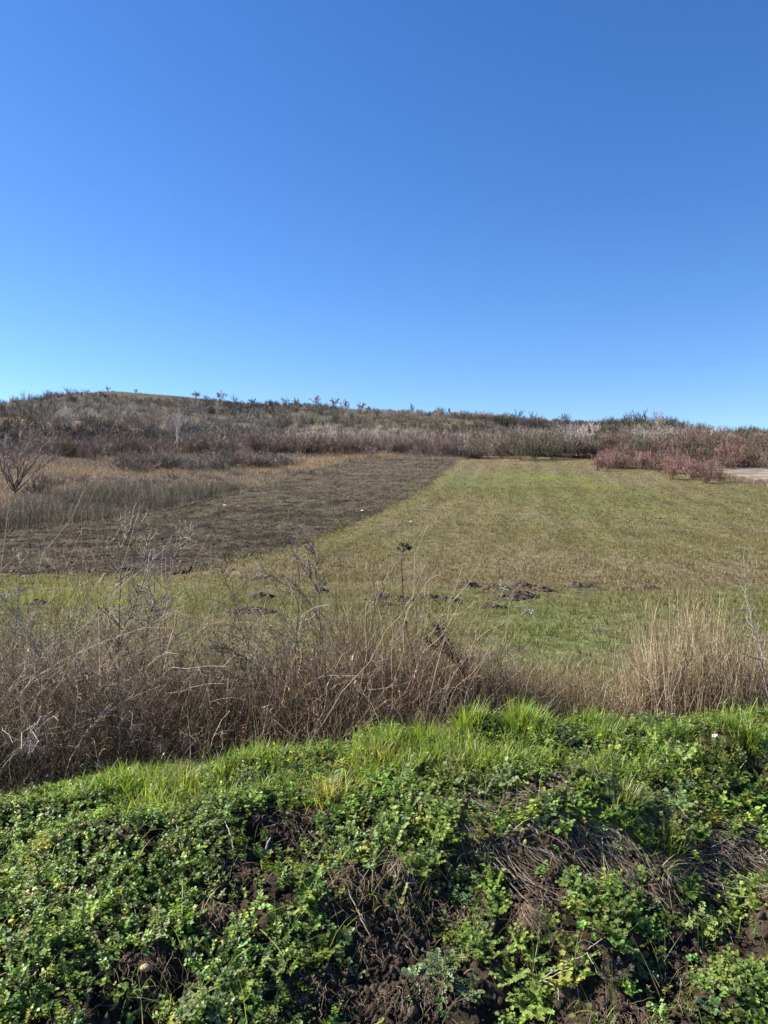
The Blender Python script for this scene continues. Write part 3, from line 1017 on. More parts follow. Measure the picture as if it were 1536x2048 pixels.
M_PEB = plain_mat("pebble", (.42, .31, .17), .6)
M_PLA = plain_mat("white_plastic", (.86, .84, .78), .35, .5, 25, .3, .06)
M_ROOT = plain_mat("dead_root", (.26, .24, .25), .7, .3, 120, .8, .35)
p = bp(291, 1946)
V, Q = noisy_ball(.019, .015, .013, .18, 3)
tag(Bulk().add(V, None, Q).obj("pebble", M_PEB, smooth=True, loc=None), "yellowish smooth pebble on the soil at the lower left", "pebble").location = p + [0, 0, .018]
# grey twisted root lump in the hollow
p = bp(524, 1722)
t = empty("dead_root", p, "grey twisted piece of dead root lying in the bare soil hollow", "root")
a = np.linspace(0, 4.6, 16)
q = np.stack([.020 * np.cos(a) - .01, .012 * np.sin(a), .022 + .014 * np.sin(a) * 1.0 + a * 0], 1)[None]
q2 = np.array([[.012, .005, .03], [.018, .012, .05], [.022, .02, .07], [.034, .03, .085]])[None]
B = Bulk(); tubes(B, q, .008, .006, np.ones(3), 8); B.obj("coil", M_ROOT, t, True)
B = Bulk(); tubes(B, resample(q2, 8, .001), .0075, .003, np.ones(3), 8); B.obj("root_end", M_ROOT, t, True)

# white plastic cup lying in the grass
p = bp(1430, 1484) + np.array([0, 0, .022])
t = empty("plastic_cup", p, "crumpled white plastic cup lying in the grass on the bank crest", "cup")
a = np.linspace(0, 2 * PI, 28, endpoint=False); prof = [(.0, .000), (.021, .0), (.024, .004), (.029, .035), (.034, .068), (.036, .072)]
Vv = []
for r_, h_ in prof:
    cr = 1 + .26 * np.sin(a * 2 + h_ * 40) * (h_ / .07) + .07 * np.sin(a * 5 + 1 + h_ * 30)
    Vv.append(np.stack([r_ * np.cos(a) * cr, r_ * np.sin(a) * cr, h_ + 0 * a], 1))
V = np.concatenate(Vv); i = np.arange(len(V)).reshape(len(prof), 28)
Q = np.stack([i[:-1], np.roll(i[:-1], -1, 1), np.roll(i[1:], -1, 1), i[1:]], -1).reshape(-1, 4)
ob = Bulk().add(V, None, Q).obj("cup_wall", M_PLA, t, True)
sol = ob.modifiers.new("wall", 'SOLIDIFY'); sol.thickness = .0012
cr = 1 + .26 * np.sin(a * 2 + .072 * 40) * (.072 / .07) + .07 * np.sin(a * 5 + 1 + .072 * 30)
rp = np.stack([.036 * np.cos(a) * cr, .036 * np.sin(a) * cr, .073 + 0 * a], 1); rp = np.concatenate([rp, rp[:1]])
B = Bulk(); tubes(B, rp[None], .0018, .0018, np.ones(3), 6); B.obj("rim", M_PLA, t, True)
t.rotation_euler = (math.radians(-112), 0, math.radians(-42)); t.scale = (.72, .72, .75)

# ------------------------------------------------------------------ molehills and near field
M_MOLE = ground_mat("molehill_soil", (20, 70), .3, .8, .03)
MOLES = []


def molehill(px, v, wpx, hpx, label):
    p = hit(px, v)
    s = p[1] / F_PX
    r = wpx * s * .66; h = hpx * s * .9
    nr, na = 16, 30
    rr = np.linspace(0, 1, nr)[:, None] * np.ones((1, na)); aa = np.ones((nr, 1)) * np.linspace(0, 2 * PI, na, endpoint=False)[None]
    out = 1 + .75 * (fbm(np.cos(aa) * 1.5 + px, np.sin(aa) * 1.5 + v, 81, 3) - .5) * 2
    X = p[0] + rr * np.cos(aa) * r * out; Y = p[1] + r * .2 + rr * np.sin(aa) * r * .75 * out
    Z = H(X, Y) + .05 + h * (np.clip(1.25 * np.cos(np.minimum(rr, 1) * PI * .5), 0, 1)) * (.35 + .8 * fbm(X * 4, Y * 4, 82)) + (fbm(X * 14, Y * 14, 83) - .5) * .10 * (1 - rr ** 3) - .06 * (rr > .98)
    i = np.arange(nr * na).reshape(nr, na)
    Q = np.stack([i[:-1], i[1:], np.roll(i[1:], -1, 1), np.roll(i[:-1], -1, 1)], -1).reshape(-1, 4)
    V = np.stack([X, Y, Z], -1).reshape(-1, 3)
    B = Bulk().add(V, None, Q, pal(len(V), ((.060, .045, .033), (.10, .076, .055)), None, .2))
    n = int(26 + wpx * .5)
    a = U(0, 6.28, n); q = np.sqrt(U(0, 1.25, n)) * r
    x = p[0] + q * np.cos(a); y = p[1] + r * .2 + q * .75 * np.sin(a)
    base = H(x, y) + .05 + h * np.clip(np.cos(np.minimum(q / r, 1) * PI) * .5 + .5, 0, 1) * .8
    for j, tm in enumerate(T_LUMP):
        k = np.arange(n) % 6 == j
        stamp(B, tm, np.stack([x, y, base], 1)[k], rot_to(rng.normal(0, 1, (k.sum(), 3)), U(0, 6, k.sum())), U(.015, .055, k.sum()), pal(k.sum(), ((.065, .05, .037), (.12, .09, .066))))
    o = B.obj("molehill", M_MOLE, smooth=False, loc=p)
    tag(o, label, "molehill", "molehills in the near field")
    MOLES.append((p[0], p[1] + r * .2, r))


for a in ((935, 1180, 44, 14, "low crumbled molehill below the bright green grass patch"),
          (990, 1186, 44, 13, "molehill left of the wide row behind the thin pale sapling"),
          (1048, 1181, 46, 15, "highest molehill of the cluster, behind the thin pale sapling"),
          (1085, 1188, 40, 12, "molehill at the right end of the cluster behind the sapling"),
          (1040, 1202, 62, 16, "widest dark molehill in front of the cluster"),
          (1005, 1206, 44, 11, "flat molehill left of the widest dark one"),
          (980, 1224, 46, 12, "molehill nearest to the viewer in the cluster"),
          (1160, 1179, 52, 10, "flat dark molehill far out to the right of the cluster"),
          (1252, 1185, 24, 7, "tiny molehill between the flat one and the reed clump"),
          (1300, 1183, 32, 9, "small molehill just left of the dry reed tops"),
          (898, 1210, 38, 12, "rounded molehill left of the cluster, above the dark seed stalk"),
          (862, 1203, 30, 8, "small molehill right beside the tall umbel stem"),
          (802, 1207, 40, 11, "molehill just behind the tall umbel stem"),
          (762, 1205, 46, 16, "broad molehill left of the tall umbel stem"),
          (765, 1217, 36, 10, "molehill in front of the broad one left of the umbel stem"),
          (520, 1202, 42, 11, "molehill seen through the twigs of the forked thorn bush"),
          (498, 1232, 70, 12, "long molehill low behind the thorn bush twigs"),
          (640, 1190, 30, 9, "molehill hidden behind the forked thorn bush top"),
          (72, 1216, 36, 11, "lone molehill in the bright grass at the left")):
    molehill(*a)


def tufts(B, x, y, nb, L0, L1, w, cols, spread=.03, tip=None, base=0.05, curl=(.2, 1.2), seg=2, tiltv=.45):
    n = len(x)
    i = np.repeat(np.arange(n), nb); N = len(i)
    a = U(0, 6.28, N); r = np.abs(rng.normal(0, spread, N))
    X = x[i] + r * np.cos(a); Yy = y[i] + r * np.sin(a)
    P = np.stack([X, Yy, H(X, Yy) + base - .015], 1)
    C = np.clip(cols[i] * (1 + rng.normal(0, .16, (N, 1))), .003, .9)
    blades(B, P, U(L0, L1, N), U(.6, 1.4, N) * w, a, np.abs(rng.normal(0, tiltv, N)), U(*curl, N), C, seg, None if tip is None else np.clip(C * tip, 0, .9))


def fan_pts(n, y0, y1, margin=1.5, pw=1.0):
    """points spread over the part of the land in front of the camera"""
    y = np.sqrt(U(y0 ** 2, y1 ** 2, n)) if pw == 1 else y0 + (y1 - y0) * U(0, 1, n) ** pw
    x = U(-1, 1, n) * (.53 * y + margin)
    return x, y


def in_field(x, y):
    l = np.where(y < 20.6, -40, line_r(y) + wig(y, 5) - .7 * rng.uniform(0, 1, len(y)) ** 2)
    return (x > l) & (x < field_right(y)) & (y > 6.6) & (y < 126)


def off_moles(x, y, f=1.35):
    k = np.ones(len(x), bool)
    for (mx, my, mr) in MOLES: k &= (x - mx) ** 2 + ((y - my) / .8) ** 2 > (mr * f) ** 2
    return k


# near field: weeds and grass between the hedge and the first rows
x, y = fan_pts(30000, 6.7, 20, 2.5)
k = in_field(x, y) & off_moles(x, y) & (U(0, 1, len(x)) < (.35 + .65 * sstep(.35, .6, fbm(x * .7, y * .7, 91))))
x = x[k]; y = y[k]
fc = field_col(x, y)
fc = fc * (1 + rng.normal(0, .2, (len(x), 1)))
g = sstep(.42, .6, fbm(x * .5, y * .5, 92)) * (1 - sstep(15.5, 18.5, y))
fc = lerp(fc, np.array([.15, .18, .045]), .5 * g)
lefty = sstep(-3.0, -4.6, x) * sstep(12, 14, y) * (1 - sstep(18, 21, y))
fc = lerp(fc, np.array([.22, .26, .045]), .7 * lefty)
B = Bulk(); tufts(B, x, y, 9, .03, .13, .009, np.clip(fc * U(.55, 1.5, (len(x), 1)), .01, .6), .05, None)
dead = U(0, 1, len(x)) < .22
tufts(B, x[dead], y[dead], 5, .04, .13, .004, pal(dead.sum(), ((.30, .22, .13), (.20, .14, .09), (.36, .3, .2))), .06)
tag(B.obj("field_weeds", M_CROP), "low green weeds and grass in the near part of the field", "grass", kind='stuff')

# the crop further out
B = Bulk()
for (y0, y1, n, nb, L0, L1, w, sp) in ((18, 42, 46000, 6, .06, .17, .019, .06), (42, 80, 42000, 5, .09, .22, .034, .10), (80, 126, 30000, 4, .11, .22, .05, .14)):
    x, y = fan_pts(n, y0, y1, 3)
    k = in_field(x, y) & (U(0, 1, len(x)) < .35 + .65 * (fbm((x - .177 * y) * 2.4, y * .35, 93) > .47)); x = x[k]; y = y[k]
    fc = field_col(x, y) * U(.5, 1.6, (len(x), 1))
    tufts(B, x, y, nb, L0, L1, w, np.clip(fc, .01, .6), sp, None, .04)
tag(B.obj("crop_grass", M_CROP), "short olive green crop covering the sloping field", "crop", kind='stuff')

# straw and dead weeds on the ploughed strip
B = Bulk()
n = 5000
y = 21 + 95 * U(0, 1, n) ** 1.3; x = line_l(y) - .5 + (line_r(y) - line_l(y) + 1) * U(0, 1, n)
k = (np.abs(x) < .53 * y + 3) & (U(0, 1, n) < .12 + .9 * sstep(.5, .68, fbm(x * .3, y * .3, 94))); x = x[k]; y = y[k]; n = len(x)
pa = paths(np.stack([x, y, H(x, y)], 1), U(.2, .65, n), U(0, 6.28, n), U(0, .5, n), U(0, .6, n), 4, .05)
cc = pal(n, ((.24, .195, .14), (.15, .12, .085), (.10, .08, .058)))
tubes(B, pa, .007, .004, cc, 3)
ch, idx = subtwigs(pa, 4, .3, 1, .18, .7, 3, .1); tubes(B, ch, .005, .003, cc[idx], 2)
x, y = fan_pts(150000, 20.8, 118, 3)
k = (x > line_l(y) - .5 * U(0, 1, len(x))) & (x < line_r(y) + .2 + .8 * U(0, 1, len(x)) ** 2)
dens = .10 + .8 * sstep(.45, .65, fbm(x * .35, y * .5, 94)) + .4 * sstep(2.5, .3, line_r(y) - x) * sstep(35, 60, y) + .3 * sstep(85, 115, y)
k &= U(0, 1, len(x)) < dens; x = x[k]; y = y[k]
sz = .8 + y * .012
cc = pal(len(x), ((.27, .22, .16), (.17, .135, .095), (.085, .07, .05), (.38, .32, .24), (.09, .11, .04)), (3, 3, 3, 1.6, 1.2))
n = len(x)
i = np.repeat(np.arange(n), 3); N = len(i)
X = x[i] + rng.normal(0, .08, N); Y2 = y[i] + rng.normal(0, .08, N)
blades(B, np.stack([X, Y2, H(X, Y2) + .0], 1), U(.05, .26, N) * sz[i], .008 * sz[i], U(0, 6.28, N), np.abs(rng.normal(.2, .5, N)), U(0, .8, N), cc[i], 2)
x = None
n = 15000
y2 = 20.9 + 60 * U(0, 1, n) ** 1.5; u2 = U(0, 1, n); x2 = line_l(y2) + (line_r(y2) - line_l(y2)) * u2
k = np.abs(x2) < .53 * y2 + 3; x2 = x2[k]; y2 = y2[k]; n = len(x2)
stampP = np.stack([x2, y2, H(x2, y2) + .03], 1); q = np.arange(n) % 6
BC = Bulk()
for j, tm in enumerate(T_LUMP):
    kk = q == j; stamp(BC, tm, stampP[kk], rot_to(rng.normal(0, 1, (kk.sum(), 3)), U(0, 6, kk.sum())), U(.03, .10, kk.sum()), pal(kk.sum(), ((.055, .044, .030), (.10, .08, .055), (.14, .11, .08)), (3, 3, 1)))
tag(BC.obj("soil_clods", M_SOIL), "dark clods of earth all over the ploughed strip", "soil", kind='stuff')
tag(B.obj("dead_weeds", M_DRY), "straw and dead weeds strewn over the ploughed strip", "dead weeds", kind='stuff')

# tall dead weeds left of the ploughed strip
B = Bulk()
y = U(34, 78, 26000); off = U(0, 1, 26000) ** .8 * 9.0
x = line_l(y) - .2 - off
k = (np.abs(x) < .53 * y + 3) & (off < 9.5 - sstep(60, 78, y) * 7.5); x = x[k]; y = y[k]; n = len(x)
P = np.stack([x, y, H(x, y) - .02], 1)
pa = paths(P, U(.45, 1.5, n) * (.35 + .95 * sstep(.25, .7, fbm(x * .35, y * .35, 97))) * (1 - .4 * sstep(60, 78, y)), U(0, 6.28, n), U(0, .25, n), U(0, .3, n), 4, .03)
cc = pal(n, ((.145, .125, .10), (.235, .20, .16), (.085, .075, .058), (.105, .105, .065)), (3, 2, 2, .8), .25) * (.7 + .6 * fbm(x * .3, y * .3, 98))[:, None]
tubes(B, pa, .011, .006, cc, 2)
ch, idx = subtwigs(pa, 4, .35, 1, .32, .6, 3, .1)
tubes(B, ch, .007, .004, cc[idx], 2)
tag(B.obj("tall_dead_weeds", M_DRY), "strip of tall grey brown dead weeds beside the ploughed strip", "dead weeds", kind='stuff')

# tan grassland behind and along the fields
B = Bulk()
x, y = fan_pts(90000, 50, 135, 6)
left = (x < line_l(y) - .1)
left &= ~((y < 78) & (x > line_l(y) - 8 + sstep(60, 78, y) * 7.5))
right = (x > field_right(y) - .4) & (x < field_right(y) + 3.5) & (y > 80) & (y < 127)
back = (y > 117) & (y < 130) & (x > line_l(y)) & (x < line_r(y) + 1.5)
far = (y > 125.5) & (y < 129) & (x > 8) & (x < 36)
k = left | right | back | far
x = x[k]; y = y[k]; n = len(x)
w = sstep(.44, .66, fbm(x * .12, y * .12, 95))
cc = pal(n, ((.33, .235, .135), (.27, .20, .125)), None, .2)
cc = np.where((U(0, 1, n) < .85 * (1 - w))[:, None], pal(n, ((.215, .18, .145), (.15, .125, .10))), cc)
i = np.repeat(np.arange(n), 4); N = len(i); X = x[i] + rng.normal(0, .2, N); Y2 = y[i] + rng.normal(0, .2, N)
blades(B, np.stack([X, Y2, H(X, Y2) - .03], 1), U(.25, .75, N), U(.02, .05, N), U(0, 6.28, N), np.abs(rng.normal(.05, .3, N)), U(.1, 1.0, N), cc[i], 2)
tag(B.obj("dry_grassland", M_DRY), "tan dry grass around the edges of the fields", "dry grass", kind='stuff')

# ------------------------------------------------------------------ shrubs and trees of the hillside
def shrub_bulk(kind, h=3.0, w=3.0, ns=16, nt=9, nf=0, ribbon=.035):
    """bare shrub of unit colour: stems fan out of the ground and split into twigs"""
    B = Bulk()
    r = np.abs(rng.normal(0, w * .16, ns)); a = U(0, 6.28, ns)
    P = np.stack([r * np.cos(a), r * np.sin(a), 0 * r - .1], 1)
    if kind == 'mound':
        tl = np.abs(rng.normal(.55, .35, ns)); L = h * U(.75, 1.05, ns) * (1 - .25 * np.minimum(tl, 1)); cu = U(.1, .6, ns)
    elif kind == 'upright':
        tl = np.abs(rng.normal(.12, .16, ns)); L = h * U(.7, 1.1, ns); cu = U(-.1, .25, ns)
    else:
        tl = np.abs(rng.normal(.28, .22, ns)); L = h * U(.75, 1.1, ns); cu = U(-.1, .3, ns)
    pa = paths(P, L, a, tl, cu, 5, .05)
    s = np.full((ns, 3), .62) * U(.8, 1.2, (ns, 1))
    tubes(B, pa, ribbon * 1.1, ribbon * .5, s, 2)
    c1, i1 = subtwigs(pa, nt, .25, .98, h * .34, .55, 4, .12 if kind != 'mound' else .04)
    tubes(B, c1, ribbon * .62, ribbon * .32, np.full((len(c1), 3), .9) * U(.7, 1.25, (len(c1), 1)), 2)
    if nf:
        c2, i2 = subtwigs(c1, nf, .3, 1, h * .17, .6, 3, .1)
        tubes(B, c2, ribbon * .42, ribbon * .25, np.full((len(c2), 3), 1.0) * U(.7, 1.3, (len(c2), 1)), 2)
    return B


PROTO = {}
for kind, h, w, ns, nt, nf in (('mound', 2.3, 3.6, 30, 12, 4), ('upright', 2.4, 2.2, 30, 10, 3), ('fan', 2.9, 3.0, 22, 12, 4)):
    for v in range(3):
        PROTO[kind, v] = shrub_bulk(kind, h, w, ns, nt, nf, .026)
PROTO_ME = {k: b.mesh("shrub", M_TWIG) for k, b in PROTO.items()}
LITE = {}
for kind, h, w, ns, nt in (('mound', 2.2, 3.6, 16, 13), ('upright', 2.4, 2.4, 16, 10), ('fan', 2.7, 3.2, 14, 13)):
    for v in range(4): LITE[kind, v] = shrub_bulk(kind, h, w, ns, nt, 0, .038).arrays()


def lite_into(B, kind, P, S, C, sq=None):
    n = len(P); pick = rng.integers(0, 4, n)
    for v in range(4):
        k = pick == v; m = k.sum()
        if m == 0: continue
        V, T, Q, Cc = LITE[kind, v]
        a = U(0, 6.28, m); c, s = np.cos(a), np.sin(a)
        Rm = np.zeros((m, 3, 3)); Rm[:, 0, 0] = c; Rm[:, 0, 1] = -s; Rm[:, 1, 0] = s; Rm[:, 1, 1] = c; Rm[:, 2, 2] = 1
        sc = S[k][:, None] * np.stack([np.ones(m), np.ones(m), U(.8, 1.2, m)], 1)
        W = np.einsum('nij,mj->nmi', Rm, V) * sc[:, None] + P[k][:, None]
        QQ = (np.arange(m) * len(V))[:, None, None] + Q[None]
        B.add(W.reshape(-1, 3), None, QQ.reshape(-1, 4), np.clip(C[k][:, None] * Cc[None], 0, 1).reshape(-1, 3))


GREY = (.215, .180, .150); GREYL = (.33, .285, .245); BROWN = (.18, .132, .096); RED = (.225, .155, .125); REDB = (.33, .150, .125); DKG = (.115, .108, .066); OLIVE = (.19, .145, .066); MAUVE = (.225, .165, .145)


def on_land(x, y): return np.stack([x, y, H(x, y) - .05], 1)


def shrub(kind, x, y, s, col, label, group, name="bare_shrub", sz=1.0):
    o = bpy.data.objects.new(name, PROTO_ME[kind, int(rng.integers(0, 3))])
    COL.objects.link(o)
    o.location = (x, y, float(H(np.array([x]), np.array([y]))[0]) - .05)
    o.rotation_euler = (0, 0, U(0, 6.28)); o.scale = (s * U(.9, 1.1), s * U(.9, 1.1), s * sz)
    o.color = (*[float(c) for c in np.clip(np.array(col) * (1 + rng.normal(0, .12)), 0, 1)], 1)
    return tag(o, label, "shrub", group)


# belts of single shrubs, each described by the place where it grows: (kind, [pixels], colour, size ...)
def belt(kind, px0, px1, v, n, s0, s1, col, label, group, jv=2.0, cols=None, sz=1.0):
    for i in range(n):
        px = px0 + (px1 - px0) * (i + U(.1, .9)) / n
        vv = (v(px) if callable(v) else v) + rng.normal(0, jv)
        p = hit(px, vv, ymin=40)
        c = col if cols is None else cols[int(rng.integers(0, len(cols)))]
        shrub(kind, p[0], p[1], U(s0, s1), c, label, group, sz=sz)


belt('mound', 245, 575, lambda p: 940 - (p - 245) * .012, 34, .6, 1.35, GREY, "low grey shrub of the dark mound beside the tan grass", "grey shrubs of the mound by the tan grass", 5, ((.24, .205, .17), (.16, .14, .112), (.25, .19, .155)))
belt('fan', 60, 700, lambda p: 912 - (p - 60) * .008, 42, .8, 1.25, RED, "reddish bare shrub in the belt behind the tan grass", "reddish shrubs behind the tan grass", 5, (RED, MAUVE, BROWN, RED))
belt('mound', 60, 380, lambda p: 975 - (p - 60) * .03, 22, .25, .5, GREY, "low grey brown scrub clump scattered in the tan grass", "scrub clumps in the tan grass", 9, (GREY, BROWN, MAUVE))
belt('mound', 380, 660, lambda p: 960 - (p - 380) * .06, 12, .2, .4, GREY, "small scrub clump in the grass strip above the ploughed field", "scrub clumps above the ploughed field", 5, (GREY, BROWN))
belt('upright', 118, 152, 914, 3, .9, 1.1, OLIVE, "olive brown upright shrub at the back of the tan grass", "olive shrubs at the tan grass")
belt('upright', 1192, 1440, lambda p: 930 + (p - 1192) * .105 - 14 * math.sin((p - 1192) / 248 * PI) + 6, 56, .4, .98, REDB, "red stemmed shrub of the thicket beside the green field", "red stemmed shrubs beside the field", 7, ((.32, .165, .14), (.30, .17, .14), RED, (.25, .165, .13), (.22, .155, .115), (.28, .16, .13)))
belt('fan', 958, 1190, lambda p: 909 + (p - 958) * .03, 36, .7, 1.35, BROWN, "brown shrub of the hedge closing the far end of the field", "brown shrubs at the far end of the field", 3, (BROWN, (.24, .18, .14), (.21, .16, .13), DKG))
belt('mound', 915, 956, 915, 5, .9, 1.15, (.15, .11, .095), "dark bush at the far corner of the field and ploughed strip", "bushes at the far field corner", 1.5)
belt('fan', 825, 912, 910, 9, .7, 1.0, RED, "reddish shrub at the far end of the ploughed strip", "reddish shrubs at the end of the ploughed strip", 3)
belt('fan', 690, 830, 905, 12, .6, .95, MAUVE, "greyish shrub above the far end of the ploughed strip", "greyish shrubs above the ploughed strip", 5, (MAUVE, BROWN, GREY))
belt('mound', 1440, 1560, 934, 12, .8, 1.2, RED, "russet shrub behind the pale field at the right", "russet shrubs behind the pale field", 2, ((.2, .11, .085), BROWN))
belt('fan', 1200, 1540, lambda p: 905 + (p - 1200) * .06, 26, .9, 1.3, BROWN, "russet brown shrub on the slope above the red thicket", "russet shrubs above the red thicket", 8, ((.19, .11, .085), BROWN, DKG))
belt('fan', 1270, 1345, 900, 5, 1.2, 1.5, GREYL, "pale grey upright shrub above the red thicket", "pale grey shrubs above the red thicket", 3)

# thicket that covers the hill as one mass
B = Bulk()
n = 7500
y = 128 + (300 - 128) * U(0, 1, n) ** 1.05; x = U(-1, 1, n) * (.53 * y + 14)
fieldedge = np.interp(x, [-80, -40, -12, 6, 12, 34, 40, 60, 90], [128, 128, 122, 124, 131, 130, 112, 108, 108])
n2 = 420; y2 = U(108, 130, n2); x2 = U(36, 85, n2)
x = np.concatenate([x, x2]); y = np.concatenate([y, y2]); fieldedge = np.concatenate([fieldedge, np.interp(x2, [36, 42, 60, 90], [114, 107.5, 107.5, 107.5])])
px = 768 + x / y * F_PX
hgt = (y - 128) / 172
clear = fbm(x * .03, y * .03, 101)
keep = (y > fieldedge) & ~((hgt > .86) & (px < 400) & (px > 190)) & ~((hgt > .86) & (px < 560) & (clear < .45)) & ~((hgt > .80) & (px > 560) & (px < 900) & (clear < .46))
keep &= U(0, 1, len(x)) < (.35 + .65 * sstep(.30, .5, fbm(x * .05, y * .035, 102)))
x = x[keep]; y = y[keep]; px = px[keep]; hgt = hgt[keep]; n = len(x)
pick = fbm(x * .03, y * .018, 103) + rng.normal(0, .06, n)
Cg = np.where((pick > .56)[:, None], GREYL, np.where((pick > .44)[:, None], GREY, BROWN)) * np.ones((n, 3))
low = sstep(.16, .04, hgt + (fbm(x * .04, y * .04, 104) - .5) * .2)
Cg = np.where((U(0, 1, n) < .16)[:, None], np.array(DKG) * .9, Cg)
Cg = lerp(Cg, np.array((.185, .135, .108)), low * .8)
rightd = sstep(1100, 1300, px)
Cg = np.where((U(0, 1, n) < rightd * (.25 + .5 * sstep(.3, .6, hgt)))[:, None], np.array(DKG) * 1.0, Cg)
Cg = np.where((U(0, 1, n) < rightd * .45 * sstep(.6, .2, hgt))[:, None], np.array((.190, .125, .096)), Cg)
topd = sstep(.68, .9, hgt)
Cg = np.where((U(0, 1, n) < topd * .4)[:, None], np.array((.11, .105, .07)), Cg)
Cg = Cg * (.62 + .95 * sstep(.3, .7, fbm(x * .028 + 5, y * .02, 106)))[:, None]
Cg = Cg * (1 + rng.normal(0, .2, (n, 1))) * (1 + .9 * (fbm(x * .06, y * .06, 105)[:, None] - .5))
S = U(.5, 1.0, n) ** 1.0 * (1.05 - .5 * sstep(.7, .95, hgt))
S = S * (.55 + .95 * fbm(x * .05, y * .05, 107))
S = np.where((px > 1250) & (hgt > .6), S * 1.35, S)
kind = np.where(U(0, 1, n) < .45, 0, np.where(U(0, 1, n) < .5, 1, 2))
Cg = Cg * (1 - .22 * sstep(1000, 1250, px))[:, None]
P = on_land(x, y)
for ki, kn in enumerate(('fan', 'upright', 'mound')):
    k = kind == ki
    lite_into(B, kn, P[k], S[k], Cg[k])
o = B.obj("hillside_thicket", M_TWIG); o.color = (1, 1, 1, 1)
tag(o, "grey brown leafless thicket covering the hillside", "thicket", kind='stuff')

# grass on the hilltop
B = Bulk()
n = 26000
y = U(225, 303, n); x = U(-1, 1, n) * (.53 * y + 10)
cc = pal(n, ((.11, .095, .068), (.085, .08, .048), (.14, .12, .088)), (3, 3, 2)) * np.where(768 + x / y * F_PX < 640, .55, 1.0)[:, None]
blades(B, on_land(x, y), U(.3, .8, n), U(.06, .14, n), U(0, 6.28, n), np.abs(rng.normal(0, .4, n)), U(0, .8, n), cc, 2)
tag(B.obj("hilltop_grass", M_DRY), "sparse brownish grass on the top of the hill", "grass", kind='stuff')


# ---- trees: trunk and crown
def bare_tree(p, h, spread, label, group, col, ccol, nm="bare_tree", nl=7, nt=7, nf=4, rad=.09, tilt0=.5, clump=None, ribbon=2, trunkh=.18, leafc=None, fat=1.0):
    t = empty(nm, p, label, "tree", group)
    B = Bulk()
    lean = U(0, 6.28)
    tr = paths(np.array([[0, 0, -.2]]), h * trunkh + .2, np.array([lean]), U(0, .12, 1), U(0, .1, 1), 5, .03)
    tubes(B, tr, rad * 1.25, rad * .9, np.array(col), 7)
    top = tr[0, -1]
    a = np.arange(nl) * 2.4 + U(-.4, .4, nl)
    P = tr[0, np.clip(rng.integers(2, 5, nl), 0, 4)]
    lim = paths(P, h * (1 - trunkh) * U(.75, 1.05, nl), a, np.abs(rng.normal(tilt0, .18, nl)) * spread, U(-.35, .1, nl), 7, .05)
    tubes(B, lim, rad * .62, rad * .14, np.array(col), 5)
    B.obj("trunk", M_TWIG, t, True).color = (1, 1, 1, 1)
    B = Bulk()
    c1, _ = subtwigs(lim, nt, .25, 1, h * .30, .6, 5, .10)
    tubes(B, c1, rad * .22 * fat, rad * .08 * fat, pal(len(c1), (ccol,), None, .15), 3)
    c2, _ = subtwigs(c1, nf, .2, 1, h * .14, .6, 4, .08)
    tubes(B, c2, rad * .11 * fat, rad * .05 * fat, pal(len(c2), (ccol,), None, .2), ribbon)
    if leafc is not None:
        m = len(c2)
        blades(B, c2[:, -1], U(.15, .35, m), U(.1, .25, m), U(0, 6.28, m), U(.3, 2.4, m), U(0, 1, m), pal(m, (leafc,), None, .25), 2)
    B.obj("crown", M_TWIG, t).color = (1, 1, 1, 1)
    return t


p = hit(30, 992, ymin=40)
bare_tree(p, 7.0, 1.1, "bare spreading tree standing by the tall dead weeds at the left edge", None, (.12, .10, .085), (.23, .185, .165), nl=15, nt=14, nf=9, rad=.11, tilt0=.46, trunkh=.10, fat=1.25)
p = hit(75, 990, ymin=40); shrub('mound', p[0], p[1], .75, (.12, .10, .085), "low dark bush at the foot of the spreading tree", None)
p = hit(82, 965, ymin=40); shrub('mound', p[0], p[1], .55, (.15, .115, .095), "brown flattened bush right of the spreading tree", None)
p = hit(357, 908, ymin=40)
bare_tree(p, 8.0, .35, "slender pale tree rising from the red shrubs at the left", None, (.42, .38, .35), (.36, .32, .30), nl=7, nt=8, nf=3, rad=.10, tilt0=.35, trunkh=.25)
p = hit(1142, 908, ymin=40)
bare_tree(p, 6.0, 1.1, "pale grey bare tree in the hedge at the far end of the field", None, (.28, .25, .23), (.30, .265, .24), nl=9, nt=8, nf=5, rad=.09, tilt0=.5)
for px, v, h, label in ((78, 905, 4.2, "dark bare tree at the left behind the spreading tree"), (205, 915, 3.6, "grey bushy tree at the back edge of the tan grass")):
    p = hit(px, v, ymin=40); bare_tree(p, h, 1.1, label, None, (.10, .09, .08), (.17, .14, .13), nl=9, nt=8, nf=5, rad=.07, tilt0=.5, trunkh=.1)
for px, v, h, label in ((258, 848, 7.5, "pale bare tree standing out of the thicket below the hilltop"), (85, 870, 7.0, "dark bare tree low in the thicket near the left edge"), (170, 868, 6.5, "thin dark tree in the thicket left of the pale tree"),
                        (435, 838, 6.0, "light grey tree in the thicket below the rust coloured tree"), (1320, 880, 6.5, "pale upright tree above the red thicket")):
    p = hit(px, v, ymin=100)
    bare_tree(p, h, .7, label, None, GREY if 'dark' not in label else (.11, .10, .09), GREYL if 'dark' not in label else (.16, .14, .125), nl=8, nt=7, nf=4, rad=.12, tilt0=.45)

